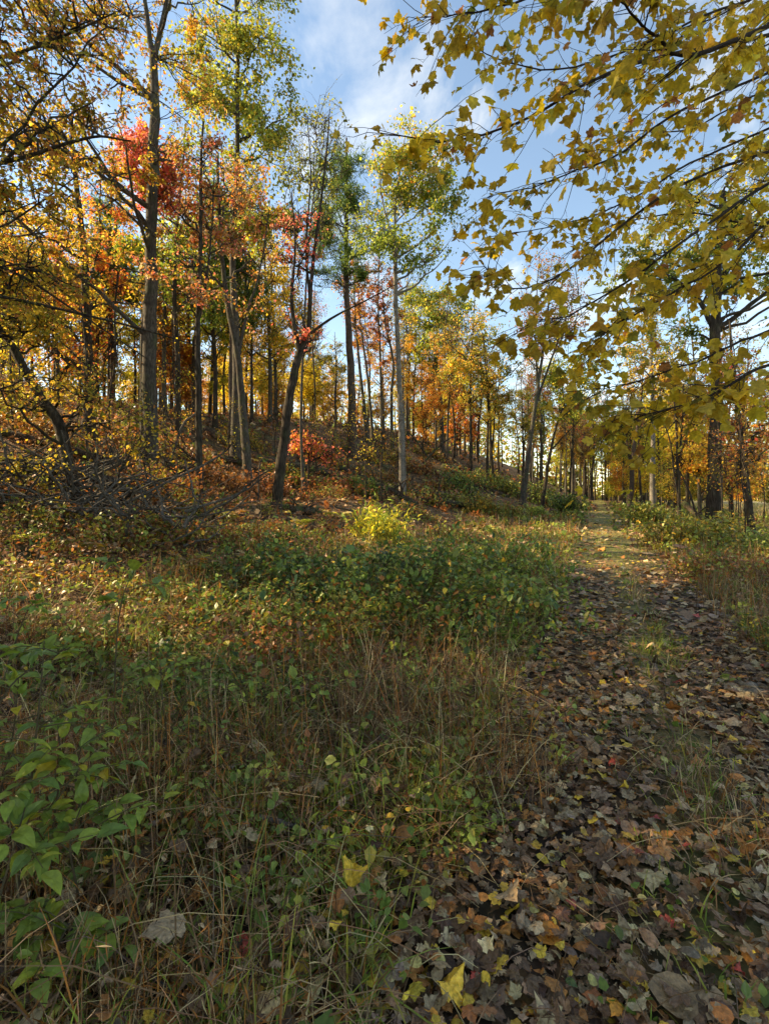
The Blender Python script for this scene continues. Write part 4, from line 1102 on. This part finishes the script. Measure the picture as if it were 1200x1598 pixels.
for k, (c, Y, cs, lab) in enumerate([
        (90, 14.5, dict(rust=4, olive=2, brown=3), 'rusty scrub above the log behind the brush pile'), (260, 13.6, dict(rust=4, copper=2, olive=2), 'rusty scrub right of the thick-trunked maple foot'),
        (345, 17.5, dict(rust=4, brown=3, copper=1), 'rust-red scrub between the slim young maple and paired trunks'), (300, 21, dict(rust=3, olive=3, brown=2), 'brown scrub up the slope behind the slim young maple'),
        (420, 20, dict(rust=4, copper=2, brown=2), 'rust-red scrub right of the paired trunks'), (455, 24, dict(olive=3, rust=2, mid=2), 'olive scrub up the slope behind the forked maple'),
        (530, 24, dict(rust=3, copper=2, olive=2), 'rusty scrub right of the red sapling'), (590, 29, dict(olive=3, brown=3, mid=1), 'brown-green scrub below the slim crest trunks'),
        (660, 28, dict(olive=3, mid=2, rust=2), 'olive scrub right of the pale slender tree'), (380, 30, dict(olive=3, gold=1, rust=2), 'olive scrub below the crest behind the paired trunks'),
        (500, 34, dict(olive=3, rust=2, brown=2), 'dull scrub on the crest left of the pine'), (620, 42, dict(olive=3, brown=2, gold=1), 'scrub on the crest below the slim trunks'),
        (690, 36, dict(olive=3, rust=2, brown=2), 'dull scrub on the bare bank right of the pale slender tree'), (655, 40, dict(rust=3, brown=3, olive=1), 'russet scrub on the bank below the ridge oak'),
        (720, 44, dict(olive=3, mid=2, rust=1), 'olive scrub on the bank beside the long fallen trunk'), (610, 34, dict(rust=3, brown=3, olive=1), 'russet scrub on the bank left of the pale slender tree'),
        (675, 50, dict(olive=2, rust=2, brown=2), 'dry scrub near the ridge oak foot'), (705, 31, dict(olive=3, mid=2, brown=2), 'brown-green scrub at the middle of the bank foot'),
        (560, 40, dict(rust=3, olive=2, brown=2), 'russet scrub at the foot of the pine'), (770, 52, dict(olive=3, mid=3, rust=1), 'green-brown scrub at the ridge nose'),
        (200, 19, dict(rust=3, olive=2, brown=3), 'brown scrub up the slope left of the thick-trunked maple'), (30, 17, dict(olive=3, rust=2, gold=1), 'olive scrub high at the left edge')]):
    bush('scrub', lab, c, Y, 1.5 + .02 * Y, .75, 70, 900, .08 + .0022 * Y, cs, 170 + k, 'scrub', arch=.6)
for k, (c, Y) in enumerate([(60, 8.2), (170, 8.0), (260, 9.0), (350, 10), (300, 12.5), (420, 11.5), (470, 12.2), (520, 22), (660, 22), (700, 17), (1165, 9.2), (1100, 9.5)]):
    bush('weed_clump', f'low tangle of olive and rusty weeds {["at the left edge below the brush pile", "below the middle of the brush pile", "below the right end of the brush pile", "left of the bramble patch up the slope", "at the foot of the slim young maple", "below the forked maple", "below the mossy log", "above the glowing goldenrod", "on the bank foot by the pale tree", "right of the glowing goldenrod", "at the right edge beside the track", "right of the track before the olive shrub"][k]}',
         c, Y, 1.2, .45, 60, 900, .065, dict(olive=4, mid=3, rust=3, brown=2), 60 + k, 'weeds')

# ferns: fronds are parts
frond_me = []
for k in range(4):
    r = np.random.default_rng(400 + k)
    a = Acc()
    nP = 15
    t = np.linspace(.12, 1, nP)
    sp = lambda t_: np.stack([0 * t_, t_ * .55, .38 * t_ - .36 * t_ ** 2.4], -1)
    ctr = sp(t)
    put_tubes(a, sp(np.linspace(0, 1, 8))[None], np.linspace(.004, .001, 8)[None], 3, np.array((.3, .2, .08)))
    ln = .17 * np.sin(np.clip(t * 1.05 + .1, 0, 1.06) * math.pi * .93) ** .8 + .015
    for sd in (-1, 1):
        ax = nrm(np.stack([sd * np.ones(nP), .45 * np.ones(nP), -.1 + r.normal(0, .1, nP)], -1))
        no = np.tile(np.array([0, -.3, 1.0]), (nP, 1)) + r.normal(0, .15, (nP, 3))
        put_leaves(a, simple(.14, .03, .12), ctr, ax, no, ln, pal(dict(straw=3, gold=1, olive=2) if k < 3 else dict(lime=3, olive=2), nP, r, .1))
    frond_me.append(a.mesh('frond', M_fern, smoothed=False))
r = np.random.default_rng(41)
fern_spots = [(303, 7.9, 'yellowed fern with drooping fronds in the middle of the left slope foot'), (448, 8.6, 'tan fern at the upper left of the bramble patch'), (440, 9.6, 'pale tan fern behind the bramble patch'),
              (130, 7.6, 'straw-coloured fern near the left edge below the brush pile'), (30, 7.4, 'green-tan fern at the left edge below the brush pile'), (215, 8.4, 'wilted fern below the right part of the brush pile'),
              (235, 6.9, 'rusty fern on the left slope foot above the leafy saplings'), (470, 14.2, 'golden fern beside the mossy log'), (440, 13.4, 'golden fern left of the mossy log'), (400, 12.2, 'tan fern on the slope below the paired trunks'),
              (350, 13.0, 'faded fern at the foot of the slim young maple'), (545, 12.6, 'pale fern left of the glowing goldenrod'), (110, 9.6, 'bleached fern in front of the brush pile'), (525, 17.5, 'yellow fern on the slope under the red sapling'),
              (380, 8.8, 'olive fern left of the bramble patch'), (20, 6.0, 'bright yellow small fern at the left edge')]
for c, Y, lab in fern_spots:
    b0 = gp(c, Y)
    f = empty('fern', b0, lab, 'fern', 'ferns on the slope')
    nf = r.integers(6, 10)
    for k in range(nf):
        o = bpy.data.objects.new('frond', frond_me[r.integers(0, 4)]); COL.objects.link(o); o.parent = f
        o.rotation_euler = (r.normal(.15, .2), r.normal(0, .2), 6.28 * k / nf + r.normal(0, .3))
        s_ = r.uniform(.7, 1.25); o.scale = (s_, s_, s_)

# leafy saplings, lower left: each leaf a part
gl_me = []
for k in range(6):
    v, f, sh = green_p[k % 3]
    a = Acc(); cl = [(.20, .27, .04), (.26, .33, .045), (.15, .23, .045), (.36, .38, .04), (.19, .27, .055), (.50, .38, .03)][k]
    a.add(v, f, np.array(cl)[None] * sh[:, None]); gl_me.append(a.mesh('leaf', M_green, smoothed=False))


def leafy(label, pts, n_side, seed, lsz=.068, name='leafy_sapling', cat='sapling', group='green leafy saplings at lower left'):
    r = np.random.default_rng(seed)
    P = catmull(pts, 20); b0 = P[0].copy(); b0[2] = float(ground(b0[0], b0[1])); P[0, 2] = b0[2] - .03
    root = empty(name, b0, label, cat, group)
    a = Acc(); put_tubes(a, P[None], np.linspace(.006, .002, 20)[None], 5, np.array((.12, .09, .05)))
    sides = []
    for k in range(n_side):
        i_ = int(r.uniform(5, 19)); an = r.uniform(0, 6.28)
        d = np.array([math.cos(an), math.sin(an) * .8, r.uniform(.05, .5)]); ln = r.uniform(.12, .34)
        Q = catmull([P[i_], P[i_] + d * ln * .5 + [0, 0, .02], P[i_] + d * ln], 6)
        put_tubes(a, Q[None], np.linspace(.003, .0012, 6)[None], 4, np.array((.13, .11, .05)))
        sides.append((Q, nrm(d)))
    a.obj('stem', M_grass, root, b0)
    for Q, d in sides + [(P[-6:], nrm(P[-1] - P[-3]))]:
        for i_ in (2, 3, 4, 5):
            for sd in ((-1, 1) if i_ < 5 else (0,)):
                if r.uniform() < .12: continue
                lat = np.cross(d, [0, 0, 1.0]) * sd
                ax = nrm(d * .55 + lat * .8 + r.normal(0, .2, 3) + [0, 0, -.25])
                no = np.array([0, 0, 1.0]) + r.normal(0, .3, 3)
                x, y, z = frames(ax[None], no[None])
                s_ = lsz * r.uniform(.6, 1.25)
                o = bpy.data.objects.new('leaf', gl_me[r.choice(6, p=[.26, .24, .2, .12, .14, .04])]); COL.objects.link(o); o.parent = root
                mm = np.eye(4); mm[:3, 0] = x[0] * s_; mm[:3, 1] = y[0] * s_; mm[:3, 2] = z[0] * s_; mm[:3, 3] = Q[i_] + ax * .008 - b0
                o.matrix_basis = Matrix(mm.tolist())


leafy('tall leafy green sapling at the left edge, its upper leaves highest of the group', [px(10, 1560, 1.75), px(40, 1300, 1.8), px(60, 1120, 1.85), px(70, 1000, 1.9)], 8, 1)
leafy('leafy green sapling leaning in from the left edge, large pale upper leaf', [px(-60, 1500, 1.6), px(-40, 1250, 1.65), px(10, 1080, 1.75), px(110, 1010, 1.85)], 8, 2)
leafy('bushy green sapling right of the tall one, leaves drooping', [px(120, 1520, 2.1), px(130, 1330, 2.1), px(120, 1200, 2.1), px(150, 1110, 2.1)], 7, 3, .075)
leafy('low green plant at the bottom left corner', [px(60, 1640, 1.5), px(70, 1560, 1.5), px(90, 1480, 1.55), px(110, 1440, 1.6)], 6, 4, .075)
leafy('small shaded green plant at the left edge below the tall sapling', [px(-20, 1600, 1.6), px(-10, 1450, 1.6), px(20, 1330, 1.65), px(40, 1260, 1.7)], 7, 5, .08)
leafy('slender green stem with narrow upright leaves above the left saplings', [px(180, 1200, 2.9), px(180, 1050, 2.9), px(190, 940, 2.9), px(215, 880, 2.9)], 5, 6, .10)
leafy('pale green sapling far at the left edge among dry ferns', [px(-10, 1150, 3.3), px(10, 1050, 3.3), px(40, 960, 3.3), px(60, 935, 3.3)], 4, 7, .09)
leafy('blue-green leafy plant in the dry stems left of centre', [px(255, 1320, 2.7), px(262, 1180, 2.7), px(255, 1100, 2.7), px(250, 1030, 2.75)], 7, 8, .06)
leafy('dense green sapling behind the tall one, half hidden at the left edge', [px(-30, 1500, 2.1), px(-10, 1300, 2.1), px(20, 1150, 2.1), px(30, 1060, 2.1)], 9, 14)
leafy('spreading green sapling between the tall one and the drooping one', [px(85, 1500, 1.95), px(80, 1330, 1.95), px(95, 1200, 1.95), px(90, 1120, 1.95)], 9, 15, .075)
leafy('shorter green sapling in front of the drooping one', [px(120, 1560, 1.75), px(125, 1420, 1.75), px(110, 1320, 1.75), px(130, 1250, 1.78)], 7, 16, .07)
leafy('lone maple-like green seedling among dry stems left of centre', [px(385, 1240, 3.1), px(388, 1180, 3.1), px(392, 1110, 3.1), px(395, 1080, 3.1)], 3, 9, .07)
leafy('yellow-green seedling rising from leaf litter at the bottom right of centre', [px(862, 1600, 1.75), px(866, 1575, 1.75), px(870, 1550, 1.76), px(868, 1520, 1.77)], 3, 10, .03, 'seedling', 'plant', 'seedlings in the litter')
leafy('small green seedling at the bottom between litter and straw', [px(585, 1600, 1.65), px(588, 1580, 1.65), px(590, 1560, 1.66), px(600, 1545, 1.66)], 3, 11, .035, 'seedling', 'plant', 'seedlings in the litter')
leafy('green seedling with rounded leaves in the litter near the track edge', [px(905, 1560, 1.8), px(906, 1540, 1.8), px(907, 1525, 1.8), px(908, 1510, 1.8)], 3, 12, .045, 'seedling', 'plant', 'seedlings in the litter')
leafy('small green stem with two bright leaves in the dry weeds at lower left', [px(165, 1450, 2.0), px(180, 1420, 2.0), px(190, 1400, 2.0), px(215, 1390, 2.0)], 3, 13, .055, 'seedling', 'plant', 'seedlings in the litter')


# ------------------------------------------------------------------ ground cover
def sample(n, y0, y1, r, xr=.83, xo=.5, p=1.0):
    u = r.uniform(size=n)
    Y = (y0 ** p + u * (y1 ** p - y0 ** p)) ** (1 / p)
    X = r.uniform(-1, 1, n) * (xr * Y + xo)
    return X, Y


def blades(acc, X, Y, h, w, lean, r, col, lod=2, z0=0.0, ang=None):
    n = len(X)
    if n == 0: return
    B = np.stack([X, Y, ground(X, Y) + z0 - .01], 1)
    an = r.uniform(0, 6.28, n) if ang is None else ang
    D = np.stack([np.cos(an), np.sin(an), 0 * an], 1)
    sa = an + math.pi / 2 + r.normal(0, .5, n)
    Wd = np.stack([np.cos(sa), np.sin(sa), 0 * sa], 1)
    ts = {2: [0, .4, .75], 1: [0, .6], 0: [0]}[lod]
    rows = []
    pt = lambda t: B + np.array([0, 0, 1.0]) * (h * t * (1 - .45 * lean * t))[:, None] + D * (h * lean * t ** 1.8)[:, None]
    for t in ts:
        c = pt(t); ww = (w * (1 - .45 * t))[:, None]
        rows += [c - Wd * ww, c + Wd * ww]
    rows.append(pt(1.0))
    V = np.stack(rows, 1); k = V.shape[1]
    f = []
    for q in range(len(ts) - 1):
        f += [[2 * q, 2 * q + 1, 2 * q + 3], [2 * q, 2 * q + 3, 2 * q + 2]]
    q = 2 * (len(ts) - 1); f.append([q, q + 1, q + 2])
    F = (np.array(f)[None] + (np.arange(n) * k)[:, None, None]).reshape(-1, 3)
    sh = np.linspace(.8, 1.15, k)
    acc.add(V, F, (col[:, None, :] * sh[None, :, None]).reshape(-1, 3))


def cover(X, Y):
    """how thick tall grass stands: 0 on the wheel tracks"""
    d = dleft(X, Y)
    ad = np.abs(d)
    edge = .92 + (vnoise(X, Y, .9, 21) - .5) * .9
    verge = smooth(ad, edge - .15, edge + .5)
    hill = 1 - .9 * smooth(d + (vnoise(X, Y, 2.0, 22) - .5) * 3, 5.5, 8.5)
    return verge * hill


r = np.random.default_rng(61)
acc = Acc()
for (y0, y1, n, lod, wsc) in [(1.0, 3.2, 15000, 2, 1.3), (3.2, 6.5, 24000, 2, 1.5), (6.5, 13, 36000, 1, 2.0), (13, 26, 46000, 1, 3.2), (26, 52, 34000, 0, 6.0)]:
    X, Y = sample(n, y0, y1, r, p=1.3)
    nc = n // 26
    ci = r.integers(0, nc, n); tuft = r.uniform(size=n) < .72
    ga = r.uniform(0, 6.28, n); gr = np.abs(r.normal(0, .045, n)) * (1 + Y / 12)
    X = np.where(tuft, X[ci] + np.cos(ga) * gr, X); Y = np.where(tuft, Y[ci] + np.sin(ga) * gr, Y)
    hsc = np.exp(r.normal(0, .3, nc))[ci]
    d = dleft(X, Y)
    patch = vnoise(X, Y, 1.6, 31) * .6 + vnoise(X, Y, .5, 32) * .4
    dens = cover(X, Y) * (.06 + .94 * smooth(patch, .42, .58))
    near_left = smooth(d, 1.2, 1.8) * (1 - smooth(Y, 2.2, 3.2))
    dens = dens * (1 - .35 * near_left)
    med = np.exp(-((d + .08) / .3) ** 2) * smooth(vnoise(X, Y, .7, 35), .2, .4) * 1.0
    far_path = smooth(Y, 8, 14) * (np.abs(d) < 1.3) * .8
    keep = r.uniform(size=n) < np.maximum(np.maximum(dens, med), far_path)
    X, Y, d, patch, ga, hsc = X[keep], Y[keep], d[keep], patch[keep], ga[keep], hsc[keep]
    n = len(X)
    onp = np.abs(d) < 1.15
    gmask = smooth(vnoise(X, Y, 1.9, 41), .36, .6)
    dry = smooth(Y, 9, 15) * (1 - .6 * gmask)
    ugreen = r.uniform(size=n) < np.clip(.15 + .55 * gmask - .4 * dry + .45 * onp * (.3 + .7 * smooth(Y, 8, 14)), .05, .95)
    cg = pal(dict(mid=4, green=3, lime=1.5, olive=2), n, r, .25)
    cd = pal(dict(straw=1.8, tan=3, brown=4, rust=2.2, dark=.6), n, r, .32) * .85
    col = np.where(ugreen[:, None], cg, cd)
    h = np.where(onp | (r.uniform(size=n) < .15), r.uniform(.06, .13, n) + .16 * r.uniform(size=n) * np.exp(-((d + .08) / .25) ** 2) * (Y < 9), r.uniform(.10, .44, n) * np.where(ugreen, .85, 1.0) * (1 - .3 * smooth(d, 7, 10)))
    h = h * (1 + .25 * smooth(Y, 9, 16) * ~onp)
    wd = r.uniform(.0015, .0036, n) * wsc
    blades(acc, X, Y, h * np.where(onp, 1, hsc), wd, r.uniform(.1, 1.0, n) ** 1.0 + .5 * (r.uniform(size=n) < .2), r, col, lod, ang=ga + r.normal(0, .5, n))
# the pale meadow beyond the trees on the right
Y = r.uniform(20, 75, 16000); X = .5 + .42 * Y + r.uniform(9.5, 40, 16000)
k_ = X / Y < .95; X, Y = X[k_], Y[k_]; n = len(X)
blades(acc, X, Y, r.uniform(.5, 1.2, n), r.uniform(.012, .03, n), r.uniform(.1, .8, n), r, pal(dict(straw=5, tan=2, olive=1.5, lime=.7), n, r, .2), 0)
tag(acc.obj('grass', M_grass, smoothed=False), 'green and straw-coloured grass of the clearing and track verges', 'grass', kind='stuff')

# dead weed stalks
acc = Acc()
for (y0, y1, n, lod, wsc, xr) in [(1.15, 3.4, 7000, 2, 1.25, .83), (3.4, 8, 7600, 2, 1.65, .83), (8, 16, 7000, 1, 2.8, .83), (16, 40, 7000, 1, 6, .83)]:
    X, Y = sample(n, y0, y1, r, p=1.3)
    d = dleft(X, Y)
    hl = smooth(d, 6, 9)
    keep = r.uniform(size=n) < np.maximum(cover(X, Y), .55 * hl) * (.12 + .88 * smooth(vnoise(X, Y, 1.3, 51) * .6 + vnoise(X, Y, .4, 52) * .4, .42, .58)) * np.where(Y < 2.0, .55, 1)
    X, Y, hl = X[keep], Y[keep], hl[keep]; n = len(X)
    col = pal(dict(rust=4, brown=6, tan=2, straw=1.2, dark=3), n, r, .35) * .9
    h = r.uniform(.22, .78, n) * np.where(Y < 2.2, .75, 1) * (1 - .45 * hl)
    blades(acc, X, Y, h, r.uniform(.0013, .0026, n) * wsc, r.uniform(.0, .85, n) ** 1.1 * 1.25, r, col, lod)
    if y1 < 10:   # side twigs and seed heads
        S3 = np.stack([X, Y, ground(X, Y)], 1); q = r.integers(0, n, n * 3)
        pos = S3[q] + np.stack([r.normal(0, .02, len(q)), r.normal(0, .02, len(q)), h[q] * r.uniform(.35, .95, len(q))], 1)
        put_leaves(acc, simple(.035, 0, .1), pos, nrm(r.normal(0, .6, (len(q), 3)) + [0, 0, .6]), r.normal(size=(len(q), 3)), r.uniform(.02, .075, len(q)), col[q])
# fallen straw lying crosswise
n = 2900
X, Y = sample(n, 1.1, 6, r, p=1.2)
k_ = (cover(X, Y) > .3) | (r.uniform(size=n) < .22); X, Y = X[k_], Y[k_]; n = len(X)
z = ground(X, Y) + r.uniform(.02, .28, n) * np.where(cover(X, Y) > .3, 1, .2) + .03
an = r.uniform(0, 6.28, n); ln = r.uniform(.2, .6, n)
D = np.stack([np.cos(an), np.sin(an), r.normal(0, .25, n) * np.where(cover(X, Y) > .3, 1, .1)], 1)
S3 = np.stack([X, Y, z], 1)
t = np.linspace(-.5, .5, 4)[None, :, None]
put_tubes(acc, S3[:, None] + D[:, None] * ln[:, None, None] * t + np.array([0, 0, .05]) * (1 - 4 * t ** 2), np.tile(np.array([.0012, .0016, .0014, .0008]), (n, 1)), 3, pal(dict(straw=1.5, tan=2.5, grey=2, brown=4), n, r, .3))
tag(acc.obj('dead_weeds', M_grass, smoothed=False), 'tangle of dry brown weed stalks and straw across the clearing', 'weeds', kind='stuff')

# low green leafy weeds
acc = Acc()
for (y0, y1, n, lsz, pr) in [(1.3, 3.5, 1150, .034, hexleaf_p), (3.5, 8, 4400, .043, hexleaf_p), (8, 18, 5200, .07, diamond_p), (18, 40, 5600, .12, diamond_p), (40, 80, 4200, .2, diamond_p)]:
    X, Y = sample(n, y0, y1, r, p=1.3)
    d = dleft(X, Y)
    dens = np.maximum(cover(X, Y), .7 * smooth(d, 6, 9)) * smooth(vnoise(X, Y, 1.3, 71) * .55 + vnoise(X, Y, .45, 72) * .45, .42, .56) + .05
    keep = r.uniform(size=n) < dens * np.where(np.abs(d) < 1, .35, 1)
    X, Y, d = X[keep], Y[keep], d[keep]; n = len(X)
    nl = 13
    h = r.uniform(.08, .42, n) * np.where(np.abs(d) < 1.1, .3, 1)
    q = np.repeat(np.arange(n), nl)
    lean = r.normal(0, .12, (n, 2))
    f = r.uniform(.25, 1, len(q))
    pos = np.stack([X[q] + lean[q, 0] * f + r.normal(0, .05, len(q)), Y[q] + lean[q, 1] * f + r.normal(0, .05, len(q)), 0 * f], 1)
    pos[:, 2] = ground(pos[:, 0], pos[:, 1]) + h[q] * f
    base_c = np.where((r.uniform(size=n) < .85 * smooth(d, 5.5, 8))[:, None], pal(dict(rust=4, brown=4, olive=1.2, copper=1.2, dark=2), n, r, .25), pal(dict(mid=4, green=4, olive=2, lime=1.2, rust=.6, gold=.3), n, r, .25))
    cc = base_c[q] * np.exp(r.normal(0, .15, (len(q), 1)))
    kk = r.integers(0, len(pr), len(q))
    for a in range(len(pr)):
        s_ = kk == a
        put_leaves(acc, pr[a], pos[s_], nrm(r.normal(0, .8, (s_.sum(), 3)) + [0, 0, .05]), r.normal(0, .4, (s_.sum(), 3)) + [0, 0, 1], lsz * np.exp(r.normal(0, .3, s_.sum())), cc[s_])
    blades(acc, X, Y, h, np.full(n, .0015) * (1 + Y / 8), r.uniform(0, .4, n), r, base_c * .7, 0)
tag(acc.obj('low_weeds', M_green, smoothed=False), 'low green leafy weeds growing through the grass', 'weeds', kind='stuff')

# fallen leaves
acc = Acc()
LIT = dict(brown=8, dark=2.6, rust=2.6, tan=4.6, grey=1.2, copper=1.0, gold=1.2, orange=.25, red=.08, straw=.9)
big_pos = []
for (y0, y1, n, lsz, sets, lift) in [(1.0, 3.0, 7000, .051, 'full', .03), (1.0, 4.0, 7000, .026, 'full', .02), (3.0, 6.0, 13500, .054, 'full', .03), (6.0, 12, 18000, .08, 'mid', .03), (12, 26, 17000, .15, 'low', .03), (26, 60, 12000, .26, 'low', .05)]:
    X, Y = sample(n, y0, y1, r, p=1.4)
    d = dleft(X, Y)
    path = 1 - smooth(np.abs(d), .95, 1.6)
    dens = np.clip(.30 + .70 * path + .5 * smooth(d, 7, 11) + .22 * (Y < 2.4), 0, 1) * np.where((np.abs(d) < 1.2) & (Y > 9), .4, 1)
    dens = dens * (1 - .8 * np.exp(-((d + .08) / .3) ** 2) * smooth(vnoise(X, Y, .7, 35), .2, .4))
    keep = r.uniform(size=n) < dens
    X, Y, d = X[keep], Y[keep], d[keep]; n = len(X)
    hill = smooth(d, 7, 12)
    zup = np.abs(r.normal(0, .5, n)) * lift * .6 + .012 + .03 * (r.uniform(size=n) < .15) + np.where((np.abs(d) > 1.3) & (d < 8), r.uniform(0, .22, n) * (r.uniform(size=n) < .45), 0)
    zup = zup + np.where(np.abs(d) < 1.2, .02, 0)
    pos = np.stack([X, Y, ground(X, Y) + zup], 1)
    an = r.uniform(0, 6.28, n)
    ax = np.stack([np.cos(an), np.sin(an), r.normal(0, .22, n)], 1)
    no = r.normal(0, .33, (n, 3)) + [0, 0, 1]
    fl = r.uniform(size=n) < .3; no[fl, 2] *= -1
    cc = pal(LIT, n, r, .28)
    cc = np.where((r.uniform(size=n) < .35 * hill)[:, None], pal(dict(rust=4, copper=2, brown=3, red=.6), n, r, .25), cc)
    sz = lsz * np.exp(r.normal(0, .36, n))
    pr = {'full': maple_p * 2 + oak_p * 2 + ovate_p + round_p, 'mid': star_p + [diamond_p[0], diamond_p[1]] + hexleaf_p, 'low': diamond_p}[sets]
    kk = r.integers(0, len(pr), n)
    for a in range(len(pr)):
        s_ = kk == a
        put_leaves(acc, pr[a], pos[s_], ax[s_], no[s_], sz[s_], cc[s_])
tag(acc.obj('leaf_litter', M_litter, smoothed=False), 'brown litter of fallen leaves covering the track and the wood floor', 'leaves', kind='stuff')

# the fallen leaves that show largest, one by one
kinds = [
    ('yellow lobed maple leaf', maple_p[0], (.62, .42, .05), .058, 44),
    ('orange lobed maple leaf', maple_p[1], (.50, .20, .05), .06, 26),
    ('red lobed maple leaf', maple_p[2], (.40, .08, .05), .055, 8),
    ('brown curled maple leaf', maple_p[4], (.17, .095, .05), .075, 48),
    ('pale tan crumpled maple leaf', maple_p[3], (.38, .27, .15), .068, 28),
    ('brown lobed oak leaf', oak_p[1], (.20, .11, .05), .09, 46),
    ('orange-brown lobed oak leaf', oak_p[0], (.34, .16, .055), .085, 22),
    ('pale yellow rounded leaf', round_p[0], (.56, .46, .14), .046, 40),
    ('grey-brown oval leaf', ovate_p[1], (.22, .155, .10), .07, 24),
    ('dark green oval leaf', ovate_p[0], (.08, .13, .04), .065, 6),
]
r = np.random.default_rng(71)
for lab, (v, f, sh), c, sz, cnt in kinds:
    a = Acc(); a.add(v, f, np.array(c)[None] * sh[:, None]); me = a.mesh('fallen_leaf', M_litter1, smoothed=False)
    done = 0
    while done < cnt:
        Y = 1.3 + 3.3 * r.uniform() ** 1.3; X = r.uniform(-.55, .8) * Y
        d = float(dleft(X, Y))
        pk = 1.0 if abs(d) < 1.25 else (.45 if Y < 2.3 else .14)
        if r.uniform() > pk: continue
        an = r.uniform(0, 6.28)
        ax = np.array([[math.cos(an), math.sin(an), r.normal(0, .15)]]); no = (r.normal(0, .22, 3) + [0, 0, 1])[None]
        x, y, z = frames(ax, no)
        s_ = sz * r.uniform(.65, 1.08)
        zo = r.uniform(.06, .078) + (r.uniform(0, .12) if abs(d) > 1.3 else 0)
        o = bpy.data.objects.new('fallen_leaf', me); COL.objects.link(o)
        mm = np.eye(4); mm[:3, 0] = x[0] * s_; mm[:3, 1] = y[0] * s_; mm[:3, 2] = z[0] * s_; mm[:3, 3] = (X, Y, float(ground(X, Y)) + zo)
        o.matrix_basis = Matrix(mm.tolist())
        where = ('in left wheel track' if .3 < d < 1.25 else 'between wheel tracks' if abs(d) <= .3 else 'in right wheel track' if d < 0 else 'in grass left of track')
        far = 'nearest camera' if Y < 1.75 else 'one step ahead' if Y < 2.3 else 'two steps ahead' if Y < 3.0 else 'farther ahead'
        tag(o, f'{lab}, {where}, {far}', 'leaf', f'fallen leaves {where}, {far}')
        done += 1
